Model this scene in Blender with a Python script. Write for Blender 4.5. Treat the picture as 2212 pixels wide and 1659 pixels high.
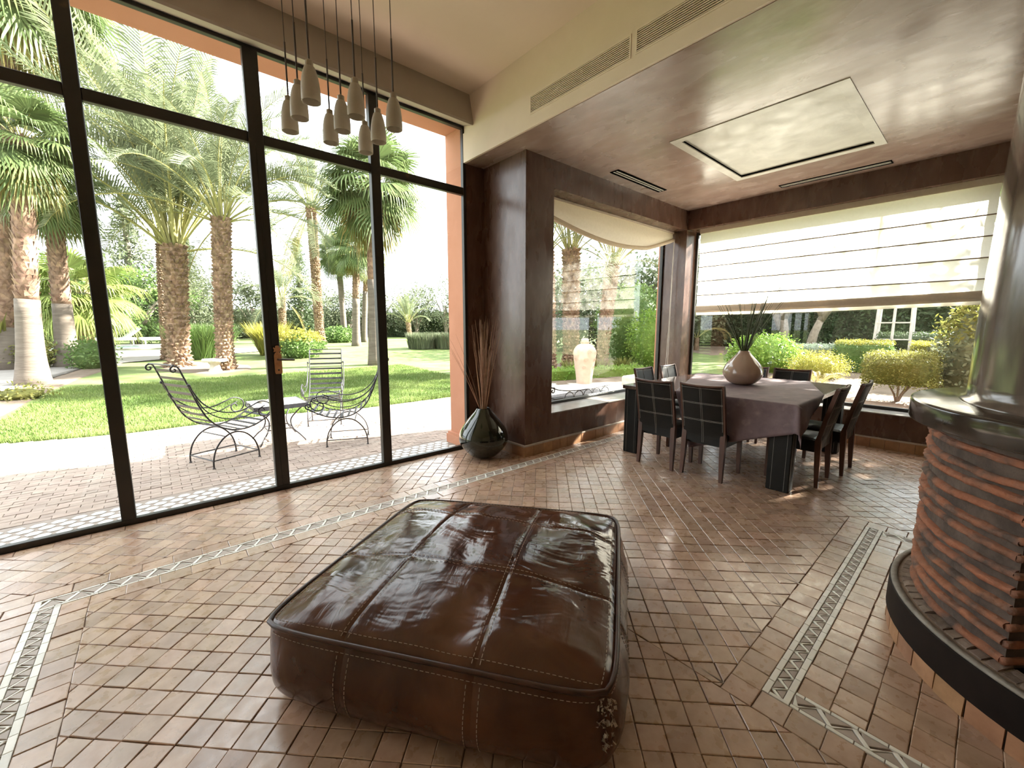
import bpy, math, random
import numpy as np
from mathutils import Vector, Matrix

for o in list(bpy.data.objects):
    bpy.data.objects.remove(o, do_unlink=True)
scene = bpy.context.scene
COL = scene.collection
rnd = random.Random(7)
NR = np.random.default_rng(7)

# ------------------------------------------------------------------ camera
FPX, CAMH = 889.5, 1.5
PITCH, AZ = math.radians(7.8413), math.radians(49.1667)
cam_data = bpy.data.cameras.new('camera')
cam_data.sensor_fit = 'HORIZONTAL'
cam_data.sensor_width = 36.0
cam_data.lens = FPX / 2212 * 36.0
cam_data.clip_start = 0.02
cam_data.clip_end = 600
cam = bpy.data.objects.new('camera', cam_data)
cam.location = (0, 0, CAMH)
cam.rotation_euler = (math.pi / 2 - PITCH, 0, AZ - math.pi / 2)
COL.objects.link(cam)
scene.camera = cam

# ------------------------------------------------------------------ sky and sun
world = bpy.data.worlds.new('sky')
scene.world = world
world.use_nodes = True
wn = world.node_tree
bg = wn.nodes['Background']
bg.inputs['Color'].default_value = (0.90, 0.95, 1.0, 1)
bg.inputs['Strength'].default_value = 1.15
sun_d = bpy.data.lights.new('sun', 'SUN')
sun_d.energy = 12.0
sun_d.angle = math.radians(0.8)
sun_d.color = (1.0, 0.945, 0.85)
sun = bpy.data.objects.new('sun', sun_d)
sun.rotation_euler = Vector((-0.954, 0.29, -0.56)).to_track_quat('-Z', 'Y').to_euler()
sun.location = (20, -6, 14)
COL.objects.link(sun)

vs = scene.view_settings
vs.view_transform = 'Standard'
vs.look = 'None'
vs.gamma = 1.0
vs.use_curve_mapping = False
vs.exposure = 2.4

# ------------------------------------------------------------------ materials
def new_mat(name):
    m = bpy.data.materials.new(name)
    m.use_nodes = True
    nt = m.node_tree
    return m, nt, nt.nodes['Principled BSDF']

def N(nt, typ, **kw):
    n = nt.nodes.new(typ)
    for k, v in kw.items():
        if k in ('op',):
            n.operation = v
        else:
            setattr(n, k, v)
    return n

def col(c):
    return (c[0], c[1], c[2], 1)

def mat(name, c1, c2=None, scale=6.0, rough=0.6, metal=0.0, bump=0.0, bscale=None, detail=6.0,
        rvar=0.0, island=0.0, objrand=0.0, coat=0.0, spec=0.5, stretch=None, contrast=(0.35, 0.65),
        transl=0.0, coord='Object', bdist=0.02, wear=None, wscale=14.0, wrange=(0.60, 0.72), distort=0.0):
    """noise-blended two-tone material with relief, per-piece tone variation and worn patches"""
    m, nt, b = new_mat(name)
    tc = N(nt, 'ShaderNodeTexCoord')
    vec = N(nt, 'ShaderNodeNewGeometry').outputs['Position'] if coord == 'World' else tc.outputs[coord]
    if stretch:
        mp = N(nt, 'ShaderNodeMapping')
        mp.inputs['Scale'].default_value = stretch
        nt.links.new(vec, mp.inputs['Vector'])
        vec = mp.outputs['Vector']
    cur = None
    if c2 is None:
        rgb = N(nt, 'ShaderNodeRGB')
        rgb.outputs[0].default_value = col(c1)
        cur = rgb.outputs[0]
    else:
        nz = N(nt, 'ShaderNodeTexNoise')
        nz.inputs['Scale'].default_value = scale
        nz.inputs['Detail'].default_value = detail
        nz.inputs['Roughness'].default_value = 0.6
        nz.inputs['Distortion'].default_value = distort
        nt.links.new(vec, nz.inputs['Vector'])
        rp = N(nt, 'ShaderNodeValToRGB')
        rp.color_ramp.elements[0].position = contrast[0]
        rp.color_ramp.elements[1].position = contrast[1]
        rp.color_ramp.elements[0].color = col(c1)
        rp.color_ramp.elements[1].color = col(c2)
        nt.links.new(nz.outputs['Fac'], rp.inputs['Fac'])
        cur = rp.outputs['Color']
    if wear:
        nw = N(nt, 'ShaderNodeTexNoise')
        nw.inputs['Scale'].default_value = wscale
        nw.inputs['Detail'].default_value = 8
        nt.links.new(vec, nw.inputs['Vector'])
        mr = N(nt, 'ShaderNodeMapRange')
        mr.inputs[1].default_value, mr.inputs[2].default_value = wrange
        nt.links.new(nw.outputs['Fac'], mr.inputs[0])
        mx = N(nt, 'ShaderNodeMixRGB')
        mx.inputs[2].default_value = col(wear)
        nt.links.new(mr.outputs[0], mx.inputs[0])
        nt.links.new(cur, mx.inputs[1])
        cur = mx.outputs[0]
    if island or objrand:
        ge = N(nt, 'ShaderNodeNewGeometry')
        oi = N(nt, 'ShaderNodeObjectInfo')
        ad = N(nt, 'ShaderNodeMath', op='ADD')
        nt.links.new(ge.outputs['Random Per Island'], ad.inputs[0])
        nt.links.new(oi.outputs['Random'], ad.inputs[1])
        fr = N(nt, 'ShaderNodeMath', op='FRACT')
        nt.links.new(ad.outputs[0], fr.inputs[0])
        amt = island or objrand
        mr2 = N(nt, 'ShaderNodeMapRange')
        mr2.inputs[3].default_value = 1 - amt
        mr2.inputs[4].default_value = 1 + amt
        nt.links.new(fr.outputs[0], mr2.inputs[0])
        hs = N(nt, 'ShaderNodeHueSaturation')
        nt.links.new(mr2.outputs[0], hs.inputs['Value'])
        mr3 = N(nt, 'ShaderNodeMapRange')
        mr3.inputs[3].default_value = 0.5 - 0.035 * amt
        mr3.inputs[4].default_value = 0.5 + 0.035 * amt
        f2 = N(nt, 'ShaderNodeMath', op='MULTIPLY')
        f2.inputs[1].default_value = 7.31
        nt.links.new(fr.outputs[0], f2.inputs[0])
        f3 = N(nt, 'ShaderNodeMath', op='FRACT')
        nt.links.new(f2.outputs[0], f3.inputs[0])
        nt.links.new(f3.outputs[0], mr3.inputs[0])
        nt.links.new(mr3.outputs[0], hs.inputs['Hue'])
        nt.links.new(cur, hs.inputs['Color'])
        cur = hs.outputs[0]
    nt.links.new(cur, b.inputs['Base Color'])
    b.inputs['Roughness'].default_value = rough
    b.inputs['Metallic'].default_value = metal
    b.inputs['Specular IOR Level'].default_value = spec
    if coat:
        b.inputs['Coat Weight'].default_value = coat
        b.inputs['Coat Roughness'].default_value = 0.08
    if rvar:
        n2 = N(nt, 'ShaderNodeTexNoise')
        n2.inputs['Scale'].default_value = scale * 1.7
        n2.inputs['Detail'].default_value = 5
        nt.links.new(vec, n2.inputs['Vector'])
        m4 = N(nt, 'ShaderNodeMapRange')
        m4.inputs[1].default_value, m4.inputs[2].default_value = 0.3, 0.7
        m4.inputs[3].default_value = max(0.02, rough - rvar)
        m4.inputs[4].default_value = min(1, rough + rvar)
        nt.links.new(n2.outputs['Fac'], m4.inputs[0])
        nt.links.new(m4.outputs[0], b.inputs['Roughness'])
    if bump:
        n3 = N(nt, 'ShaderNodeTexNoise')
        n3.inputs['Scale'].default_value = bscale or scale * 3
        n3.inputs['Detail'].default_value = 6
        nt.links.new(vec, n3.inputs['Vector'])
        bp = N(nt, 'ShaderNodeBump')
        bp.inputs['Strength'].default_value = bump
        bp.inputs['Distance'].default_value = bdist
        nt.links.new(n3.outputs['Fac'], bp.inputs['Height'])
        nt.links.new(bp.outputs[0], b.inputs['Normal'])
    if transl:
        out = nt.nodes['Material Output']
        tr = N(nt, 'ShaderNodeBsdfTranslucent')
        nt.links.new(cur, tr.inputs['Color'])
        ms = N(nt, 'ShaderNodeMixShader')
        ms.inputs[0].default_value = transl
        nt.links.new(b.outputs[0], ms.inputs[1])
        nt.links.new(tr.outputs[0], ms.inputs[2])
        nt.links.new(ms.outputs[0], out.inputs['Surface'])
    return m

MT = {}
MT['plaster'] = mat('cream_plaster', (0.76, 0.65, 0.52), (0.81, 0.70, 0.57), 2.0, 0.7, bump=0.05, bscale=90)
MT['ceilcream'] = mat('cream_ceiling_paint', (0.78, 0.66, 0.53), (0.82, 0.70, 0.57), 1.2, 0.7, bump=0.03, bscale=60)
MT['pelmet'] = mat('shaded_grey_beige_pelmet', (0.40, 0.35, 0.295), (0.43, 0.38, 0.32), 2.0, 0.7, bump=0.04, bscale=80)  # pelmet's shade put into its colour, darker than the ceiling
MT['tadelakt'] = mat('dark_brown_polished_plaster', (0.070, 0.031, 0.020), (0.125, 0.066, 0.045), 4.0, 0.28, rvar=0.08, detail=14, contrast=(0.10, 0.90),
                     bump=0.06, bscale=9, stretch=(1, 1, 0.35), wear=(0.20, 0.13, 0.10), wscale=14, wrange=(0.45, 1.1), distort=0.0)
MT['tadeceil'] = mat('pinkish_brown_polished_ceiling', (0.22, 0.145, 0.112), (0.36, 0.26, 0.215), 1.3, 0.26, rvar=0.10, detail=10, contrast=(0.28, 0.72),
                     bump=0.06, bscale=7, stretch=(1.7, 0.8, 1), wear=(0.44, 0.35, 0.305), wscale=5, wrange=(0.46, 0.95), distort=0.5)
MT['panelgrey'] = mat('pale_grey_plaster_panel', (0.47, 0.45, 0.39), (0.60, 0.58, 0.51), 3.0, 0.38, rvar=0.1, bump=0.08, bscale=10, distort=1.0)
MT['pinkwall'] = mat('salmon_exterior_plaster', (0.44, 0.195, 0.112), (0.49, 0.23, 0.14), 1.5, 0.85, bump=0.06, bscale=50)
MT['steel'] = mat('black_painted_steel', (0.012, 0.012, 0.010), (0.022, 0.018, 0.014), 5, 0.42, wear=(0.10, 0.055, 0.03), wscale=6, wrange=(0.66, 0.78), bump=0.05, bscale=40)
MT['tile'] = mat('terracotta_floor_tile', (0.34, 0.205, 0.128), (0.50, 0.335, 0.232), 11, 0.32, rvar=0.11, island=0.17, spec=0.8, coat=0.25, detail=9,
                 contrast=(0.30, 0.70), bump=0.16, bscale=16, coord='World', bdist=0.004)
MT['tile'].node_tree.nodes['Principled BSDF'].inputs['Coat Roughness'].default_value = 0.22
MT['tilew'] = MT['tile']
MT['grout'] = mat('brown_floor_grout', (0.15, 0.095, 0.065), (0.21, 0.14, 0.10), 20, 0.9)
MT['whitetile'] = mat('off_white_inlay_tile', (0.80, 0.78, 0.70), (0.86, 0.84, 0.77), 12, 0.4, island=0.08, coord='World')
MT['greytile'] = mat('grey_brown_inlay_tile', (0.36, 0.29, 0.24), (0.42, 0.345, 0.29), 12, 0.45, island=0.10, coord='World')
MT['strip'] = mat('taupe_threshold_cement', (0.20, 0.155, 0.125), (0.25, 0.20, 0.165), 12, 0.6, coord='World')
MT['hexwhite'] = mat('white_cement_hexagon', (0.52, 0.51, 0.48), (0.58, 0.57, 0.54), 12, 0.5, coord='World')
MT['basetile'] = mat('orange_brown_skirting_tile', (0.33, 0.17, 0.085), (0.44, 0.24, 0.13), 10, 0.4, island=0.18, bump=0.1, bscale=20, coord='World')
MT['baseledge'] = mat('pale_cement_ledge', (0.45, 0.38, 0.31), (0.55, 0.48, 0.41), 12, 0.7)
MT['patio'] = mat('pale_brick_paver', (0.279, 0.210, 0.169), (0.337, 0.264, 0.215), 6, 0.75, coord='World', island=0.13, bump=0.15, bscale=20)
MT['patiobase'] = mat('sandy_paving_joint', (0.239, 0.186, 0.153), (0.296, 0.239, 0.196), 12, 0.9)
def leather_mat():
    m = mat('glossy_dark_brown_leather', (0.038, 0.012, 0.0055), (0.082, 0.028, 0.012), 2.5, 0.18, rvar=0.06,
            wear=(0.125, 0.048, 0.020), wscale=4, wrange=(0.5, 0.85), distort=1.0)
    nt = m.node_tree
    b = nt.nodes['Principled BSDF']
    tc = N(nt, 'ShaderNodeTexCoord')
    prev = None
    for (sc, dist, strg, st, de) in ((2.8, 0.5, 0.45, (1.0, 1.9, 1.0), 3), (6.5, 0.7, 0.16, (2.4, 0.7, 1.0), 4), (60.0, 0.2, 0.05, (1, 1, 1), 3)):
        mp = N(nt, 'ShaderNodeMapping')
        mp.inputs['Scale'].default_value = st
        mp.inputs['Rotation'].default_value = (0, 0, 0.6)
        nt.links.new(tc.outputs['Object'], mp.inputs['Vector'])
        n3 = N(nt, 'ShaderNodeTexNoise')
        n3.inputs['Scale'].default_value = sc
        n3.inputs['Detail'].default_value = de
        n3.inputs['Distortion'].default_value = dist
        nt.links.new(mp.outputs[0], n3.inputs['Vector'])
        bp = N(nt, 'ShaderNodeBump')
        bp.inputs['Strength'].default_value = strg
        bp.inputs['Distance'].default_value = 0.10 / sc
        nt.links.new(n3.outputs['Fac'], bp.inputs['Height'])
        if prev: nt.links.new(prev, bp.inputs['Normal'])
        prev = bp.outputs[0]
    nt.links.new(prev, b.inputs['Normal'])
    return m
MT['leather'] = leather_mat()
MT['piping'] = mat('dark_leather_piping', (0.03, 0.012, 0.007), (0.06, 0.022, 0.012), 20, 0.35)
MT['thread'] = mat('pale_thread', (0.40, 0.30, 0.22), None, rough=0.8)
MT['stuffing'] = mat('grey_torn_lining', (0.30, 0.25, 0.20), (0.55, 0.48, 0.40), 30, 0.9)
MT['chairleather'] = mat('black_brown_leather', (0.006, 0.0058, 0.0045), (0.011, 0.0095, 0.0075), 8, 0.45, spec=0.25, rvar=0.05, bump=0.12, bscale=60, bdist=0.004)
MT['darkwood'] = mat('dark_reddish_wood', (0.055, 0.020, 0.010), (0.115, 0.045, 0.024), 8, 0.4, stretch=(1, 1, 0.15), bump=0.05, bscale=30)
MT['whitethread'] = mat('white_stitch_thread', (0.42, 0.40, 0.36), None, rough=0.8)
MT['cloth'] = mat('mauve_brown_tablecloth', (0.118, 0.076, 0.079), (0.172, 0.116, 0.119), 7, 0.75, bump=0.10, bscale=260, bdist=0.003, wear=(0.28, 0.20, 0.19), wscale=9, wrange=(0.6, 0.85))
MT['vasebeige'] = mat('glazed_pinkish_beige_ceramic', (0.43, 0.295, 0.22), (0.47, 0.33, 0.25), 5, 0.12, coat=0.6)
MT['vaseblack'] = mat('glossy_black_green_glaze', (0.006, 0.009, 0.005), (0.012, 0.016, 0.008), 4, 0.05, coat=0.5)
MT['twig'] = mat('dry_reddish_twig', (0.26, 0.13, 0.075), (0.42, 0.25, 0.15), 14, 0.7, objrand=0.25)
MT['reed'] = mat('dark_green_reed', (0.03, 0.048, 0.012), (0.075, 0.105, 0.03), 14, 0.5, objrand=0.25)
MT['shade'] = mat('frosted_white_glass_shade', (0.62, 0.57, 0.48), (0.68, 0.62, 0.53), 20, 0.45, transl=0.25)
MT['nickel'] = mat('brushed_nickel', (0.40, 0.36, 0.30), None, rough=0.35, metal=0.9)
MT['cord'] = mat('dark_cable', (0.06, 0.045, 0.035), None, rough=0.6)
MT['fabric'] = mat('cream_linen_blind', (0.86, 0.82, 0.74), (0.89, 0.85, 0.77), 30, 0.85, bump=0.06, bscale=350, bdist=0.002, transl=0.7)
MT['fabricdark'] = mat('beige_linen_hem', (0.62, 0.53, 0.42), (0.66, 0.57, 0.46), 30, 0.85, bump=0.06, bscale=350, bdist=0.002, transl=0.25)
MT['sillpale'] = mat('polished_skylit_sill', (0.30, 0.27, 0.24), (0.40, 0.37, 0.34), 5, 0.18, rvar=0.05, spec=0.8)  # sunlit sky sheen on the sills put into a paler base colour
MT['swagshaded'] = mat('shaded_linen_swag', (0.70, 0.60, 0.46), (0.74, 0.64, 0.50), 30, 0.85, bump=0.06, bscale=350, bdist=0.002, transl=0.35)  # same blind linen, its lack of sun put into a darker colour
MT['rod'] = mat('brown_blind_rod', (0.24, 0.17, 0.12), None, rough=0.7)
MT['whitecord'] = mat('white_pull_cord', (0.7, 0.66, 0.6), None, rough=0.7)
MT['hood'] = mat('polished_grey_brown_hood', (0.065, 0.047, 0.036), (0.13, 0.10, 0.08), 2.5, 0.13, rvar=0.07, stretch=(1, 1, 0.35),
                 bump=0.06, bscale=5, wear=(0.22, 0.19, 0.165), wscale=4, wrange=(0.55, 0.8), distort=0.6)
MT['slab'] = mat('black_polished_mantel', (0.030, 0.022, 0.017), (0.065, 0.048, 0.038), 4, 0.14, rvar=0.05)
MT['blackband'] = mat('black_plinth_plaster', (0.010, 0.0065, 0.005), (0.017, 0.011, 0.0085), 6, 0.6, spec=0.15)
MT['ridge'] = mat('rough_orange_terracotta', (0.27, 0.098, 0.048), (0.39, 0.155, 0.08), 9, 0.85, island=0.08, bump=0.8, bscale=22, wear=(0.085, 0.055, 0.042), wscale=9, wrange=(0.42, 0.64))
MT['mortar'] = mat('dark_grey_brown_mortar', (0.055, 0.036, 0.028), (0.115, 0.08, 0.062), 10, 0.9, bump=0.5, bscale=24)
MT['hearthbrick'] = mat('brown_hearth_brick', (0.13, 0.088, 0.062), (0.22, 0.16, 0.12), 14, 0.85, island=0.2, bump=0.5, bscale=30)
MT['rimgrey'] = mat('grey_cement_rim', (0.20, 0.175, 0.145), (0.30, 0.27, 0.23), 10, 0.75, bump=0.4, bscale=30)
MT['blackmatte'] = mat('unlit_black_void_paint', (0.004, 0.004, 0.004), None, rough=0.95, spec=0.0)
MT['copper'] = mat('worn_copper_plate', (0.50, 0.25, 0.12), (0.62, 0.34, 0.18), 30, 0.45, metal=0.5)
MT['iron'] = mat('wrought_iron', (0.012, 0.012, 0.016), (0.022, 0.021, 0.026), 20, 0.5)
MT['tabletile'] = mat('grey_slate_table_top', (0.40, 0.38, 0.36), (0.52, 0.50, 0.47), 8, 0.4)
MT['urn'] = mat('carved_pinkish_stone', (0.457, 0.334, 0.255), (0.524, 0.394, 0.307), 8, 0.8, bump=0.15, bscale=30)
MT['stone'] = mat('pale_garden_stone', (0.440, 0.400, 0.336), (0.528, 0.480, 0.416), 8, 0.8)
MT['whitepaint'] = mat('white_lounger_fabric', (0.75, 0.75, 0.73), None, rough=0.6)
MT['water'] = mat('turquoise_pool_water', (0.16, 0.34, 0.33), (0.22, 0.42, 0.40), 4, 0.08, bump=0.1, bscale=8)
MT['grass'] = mat('lawn_ground', (0.094, 0.138, 0.040), (0.156, 0.196, 0.068), 1.3, 0.9, bump=0.6, bscale=30, wear=(0.191, 0.191, 0.087), wscale=2.2, wrange=(0.52, 0.8), spec=0.2)
MT['blade'] = mat('grass_blade', (0.100, 0.159, 0.038), (0.177, 0.228, 0.070), 0.8, 0.7, island=0.3, transl=0.3, spec=0.2)
MT['soil'] = mat('sandy_brown_soil', (0.130, 0.093, 0.063), (0.174, 0.130, 0.094), 3, 0.95, bump=0.5, bscale=20)
MT['path'] = mat('grey_garden_path', (0.252, 0.228, 0.210), (0.312, 0.282, 0.258), 3, 0.85, bump=0.1, bscale=30)
MT['barkdate'] = mat('date_palm_bark', (0.124, 0.071, 0.040), (0.285, 0.192, 0.124), 7, 0.9, island=0.3, bump=0.6, bscale=25)
MT['barkfan'] = mat('fan_palm_bark', (0.143, 0.081, 0.053), (0.273, 0.174, 0.118), 8, 0.9, island=0.25, bump=0.6, bscale=18)
MT['barkgrey'] = mat('smooth_grey_palm_trunk', (0.090, 0.070, 0.054), (0.139, 0.113, 0.090), 4, 0.85, stretch=(0.6, 0.6, 5), bump=0.4, bscale=8)
MT['barktree'] = mat('grey_tree_bark', (0.140, 0.112, 0.084), (0.238, 0.196, 0.154), 8, 0.9, bump=0.6, bscale=14)
MT['frond'] = mat('grey_green_date_frond', (0.123, 0.149, 0.081), (0.196, 0.223, 0.133), 0.6, 0.55, island=0.22, transl=0.35, spec=0.2)
MT['frondy'] = mat('yellow_dry_frond', (0.260, 0.223, 0.074), (0.347, 0.285, 0.124), 0.8, 0.6, island=0.2, transl=0.35, spec=0.2)
MT['fan'] = mat('green_fan_leaf', (0.081, 0.123, 0.044), (0.147, 0.189, 0.073), 0.7, 0.5, island=0.25, transl=0.35, spec=0.2)
MT['fanb'] = mat('bright_green_fan_leaf', (0.155, 0.219, 0.052), (0.248, 0.291, 0.091), 0.7, 0.5, island=0.25, transl=0.4, spec=0.2)
MT['stalk'] = mat('yellow_green_leaf_stalk', (0.221, 0.215, 0.065), (0.299, 0.273, 0.104), 3, 0.6)
MT['leafdark'] = mat('dark_evergreen_leaf', (0.036, 0.058, 0.026), (0.080, 0.109, 0.051), 0.9, 0.6, island=0.35, transl=0.25, spec=0.2)
MT['leafgrey'] = mat('grey_green_olive_leaf', (0.090, 0.110, 0.061), (0.160, 0.181, 0.109), 0.5, 0.6, island=0.3, transl=0.3, spec=0.2)
MT['leafgreen'] = mat('fresh_green_leaf', (0.085, 0.151, 0.039), (0.161, 0.238, 0.075), 0.8, 0.55, island=0.3, transl=0.35, spec=0.2)
MT['leafbright'] = mat('bright_lime_leaf', (0.132, 0.237, 0.034), (0.210, 0.310, 0.065), 1.5, 0.5, island=0.25, transl=0.4, spec=0.2)
MT['leafyellow'] = mat('golden_yellow_leaf', (0.254, 0.250, 0.045), (0.349, 0.319, 0.069), 1.2, 0.55, island=0.25, transl=0.35, spec=0.2)
MT['leafyg'] = mat('yellow_green_leaf', (0.137, 0.149, 0.036), (0.204, 0.200, 0.057), 1.0, 0.55, island=0.3, transl=0.35, spec=0.2)
MT['leafsilver'] = mat('silvery_green_leaf', (0.131, 0.172, 0.125), (0.196, 0.237, 0.178), 1.0, 0.6, island=0.2, transl=0.25, spec=0.2)
MT['trellis'] = mat('weathered_grey_timber', (0.38, 0.36, 0.34), (0.50, 0.47, 0.44), 6, 0.8)

# window glass: clear sheet with a fresnel reflection
def glass_mat(name, tint=(0.97, 0.98, 0.97), ior=1.5):
    m = bpy.data.materials.new(name)
    m.use_nodes = True
    nt = m.node_tree
    nt.nodes.remove(nt.nodes['Principled BSDF'])
    out = nt.nodes['Material Output']
    t = N(nt, 'ShaderNodeBsdfTransparent')
    t.inputs[0].default_value = col(tint)
    g = N(nt, 'ShaderNodeBsdfGlossy')
    g.inputs['Roughness'].default_value = 0.0
    ge = N(nt, 'ShaderNodeNewGeometry')
    dt = N(nt, 'ShaderNodeVectorMath', op='DOT_PRODUCT')
    nt.links.new(ge.outputs['Incoming'], dt.inputs[0])
    nt.links.new(ge.outputs['Normal'], dt.inputs[1])
    ab = N(nt, 'ShaderNodeMath', op='ABSOLUTE')
    nt.links.new(dt.outputs['Value'], ab.inputs[0])
    om = N(nt, 'ShaderNodeMath', op='SUBTRACT')
    om.inputs[0].default_value = 1.0
    nt.links.new(ab.outputs[0], om.inputs[1])
    pw = N(nt, 'ShaderNodeMath', op='POWER')
    pw.inputs[1].default_value = 5.0
    nt.links.new(om.outputs[0], pw.inputs[0])
    r0 = ((ior - 1) / (ior + 1)) ** 2
    fr = N(nt, 'ShaderNodeMapRange')
    fr.inputs[3].default_value = r0
    nt.links.new(pw.outputs[0], fr.inputs[0])
    ms = N(nt, 'ShaderNodeMixShader')
    nt.links.new(fr.outputs[0], ms.inputs[0])
    nt.links.new(t.outputs[0], ms.inputs[1])
    nt.links.new(g.outputs[0], ms.inputs[2])
    nt.links.new(ms.outputs[0], out.inputs['Surface'])
    return m
MT['glass'] = glass_mat('clear_window_glass')

# ------------------------------------------------------------------ mesh building
class MB:
    def __init__(s):
        s.v = []
        s.f = []
    def add(s, vs, fs):
        n = len(s.v)
        s.v.extend([tuple(map(float, p)) for p in vs])
        s.f.extend([tuple(i + n for i in f) for f in fs])
        return s
    def box(s, x0, x1, y0, y1, z0, z1):
        vs = [(x, y, z) for z in (z0, z1) for y in (y0, y1) for x in (x0, x1)]
        return s.add(vs, [(0, 2, 3, 1), (4, 5, 7, 6), (0, 1, 5, 4), (2, 6, 7, 3), (0, 4, 6, 2), (1, 3, 7, 5)])
    def bevbox(s, x0, x1, y0, y1, z0, z1, b=0.006):
        vs, fs = [], []
        c = [(x0 + x1) / 2, (y0 + y1) / 2, (z0 + z1) / 2]
        h = [(x1 - x0) / 2, (y1 - y0) / 2, (z1 - z0) / 2]
        idx = {}
        for sx in (-1, 1):
            for sy in (-1, 1):
                for sz in (-1, 1):
                    for ax in range(3):
                        sg = [sx, sy, sz]
                        p = [c[i] + sg[i] * (h[i] - (0 if i == ax else b)) for i in range(3)]
                        idx[(sx, sy, sz, ax)] = len(vs)
                        vs.append(p)
        for ax in range(3):
            a, bb = [(1, 2), (2, 0), (0, 1)][ax]
            for sg in (-1, 1):
                q = []
                for (u, w) in ((-1, -1), (1, -1), (1, 1), (-1, 1)):
                    t = [0, 0, 0]
                    t[ax], t[a], t[bb] = sg, u, w
                    q.append(idx[(t[0], t[1], t[2], ax)])
                fs.append(tuple(q if sg > 0 else q[::-1]))
        for ax in range(3):
            a, bb = [(1, 2), (2, 0), (0, 1)][ax]
            for u in (-1, 1):
                for w in (-1, 1):
                    q = []
                    for (e, face) in ((-1, a), (1, a), (1, bb), (-1, bb)):
                        t = [0, 0, 0]
                        t[ax], t[a], t[bb] = e, u, w
                        q.append(idx[(t[0], t[1], t[2], face)])
                    fs.append(tuple(q if u * w < 0 else q[::-1]))
        for sx in (-1, 1):
            for sy in (-1, 1):
                for sz in (-1, 1):
                    q = [idx[(sx, sy, sz, i)] for i in range(3)]
                    fs.append(tuple(q if sx * sy * sz > 0 else q[::-1]))
        return s.add(vs, fs)
    def prism(s, poly, z0, z1):
        n = len(poly)
        vs = [(p[0], p[1], z0) for p in poly] + [(p[0], p[1], z1) for p in poly]
        fs = [tuple(range(n))[::-1], tuple(range(n, 2 * n))]
        fs += [(i, (i + 1) % n, n + (i + 1) % n, n + i) for i in range(n)]
        return s.add(vs, fs)
    def tube(s, pts, r, sides=6, cap=True):
        pts = [Vector(p) for p in pts]
        n = len(pts)
        rr = r if hasattr(r, '__len__') else [r] * n
        vs, fs = [], []
        t0 = (pts[1] - pts[0]).normalized()
        up = Vector((0, 0, 1)) if abs(t0.z) < 0.9 else Vector((1, 0, 0))
        u = t0.cross(up).normalized()
        for i, p in enumerate(pts):
            t = (pts[min(i + 1, n - 1)] - pts[max(i - 1, 0)])
            if t.length < 1e-9:
                t = t0.copy()
            t.normalize()
            u = (u - t * u.dot(t))
            if u.length < 1e-6:
                u = t.orthogonal()
            u.normalize()
            w = t.cross(u)
            for k in range(sides):
                a = 2 * math.pi * k / sides
                vs.append(p + (u * math.cos(a) + w * math.sin(a)) * rr[i])
        for i in range(n - 1):
            for k in range(sides):
                a, b2 = i * sides + k, i * sides + (k + 1) % sides
                fs.append((a, b2, b2 + sides, a + sides))
        if cap:
            fs.append(tuple(range(sides))[::-1])
            fs.append(tuple(range((n - 1) * sides, n * sides)))
        return s.add(vs, fs)
    def lathe(s, prof, c=(0, 0, 0), segs=48, a0=0.0, a1=2 * math.pi, wob=None):
        full = abs(a1 - a0 - 2 * math.pi) < 1e-6
        m = segs if full else segs + 1
        vs, fs = [], []
        for j, (r, z) in enumerate(prof):
            for k in range(m):
                a = a0 + (a1 - a0) * k / segs
                q = r + (wob(j, a) if wob else 0)
                vs.append((c[0] + q * math.cos(a), c[1] + q * math.sin(a), c[2] + z))
        for j in range(len(prof) - 1):
            for k in range(segs):
                k2 = (k + 1) % m
                fs.append((j * m + k, j * m + k2, (j + 1) * m + k2, (j + 1) * m + k))
        return s.add(vs, fs)
    def grid(s, nu, nv, fn, flip=False):
        vs = [fn(i / nu, j / nv) for j in range(nv + 1) for i in range(nu + 1)]
        fs = []
        for j in range(nv):
            for i in range(nu):
                a = j * (nu + 1) + i
                q = (a, a + 1, a + nu + 2, a + nu + 1)
                fs.append(q[::-1] if flip else q)
        return s.add(vs, fs)
    def build(s, name, material, parent=None, smooth=False, local=False, solid=0.0, subsurf=0):
        me = bpy.data.meshes.new(name)
        v = s.v
        if parent is not None and not local:
            L = parent_world(parent)
            v = [(p[0] - L[0], p[1] - L[1], p[2] - L[2]) for p in v]
        me.from_pydata(v, [], s.f)
        if material:
            me.materials.append(MT[material] if isinstance(material, str) else material)
        if smooth:
            me.polygons.foreach_set('use_smooth', [True] * len(me.polygons))
        me.update()
        o = bpy.data.objects.new(name, me)
        COL.objects.link(o)
        if parent is not None:
            o.parent = parent
        if solid:
            md = o.modifiers.new('thick', 'SOLIDIFY')
            md.thickness = solid
            md.offset = 0
        if subsurf:
            md = o.modifiers.new('sub', 'SUBSURF')
            md.levels = md.render_levels = subsurf
        if smooth == 'auto':
            md = o.modifiers.new('edge', 'EDGE_SPLIT')
            md.split_angle = math.radians(40)
        return o

def parent_world(p):
    L = Vector((0, 0, 0))
    while p is not None:
        L = L + p.location
        p = p.parent
    return L

def tag(o, label=None, cat=None, group=None, kind=None):
    if label: o['label'] = label
    if cat: o['category'] = cat
    if group: o['group'] = group
    if kind: o['kind'] = kind
    return o

def thing(name, loc, label, cat, group=None, rz=0.0):
    o = bpy.data.objects.new(name, None)
    o.empty_display_size = 0.1
    o.location = loc
    o.rotation_euler = (0, 0, rz)
    COL.objects.link(o)
    return tag(o, label, cat, group)

def struct(o):
    o['kind'] = 'structure'
    return o

def structure_root(name, loc=(0, 0, 0)):
    o = bpy.data.objects.new(name, None)
    o.location = loc
    COL.objects.link(o)
    o['kind'] = 'structure'
    return o

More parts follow.
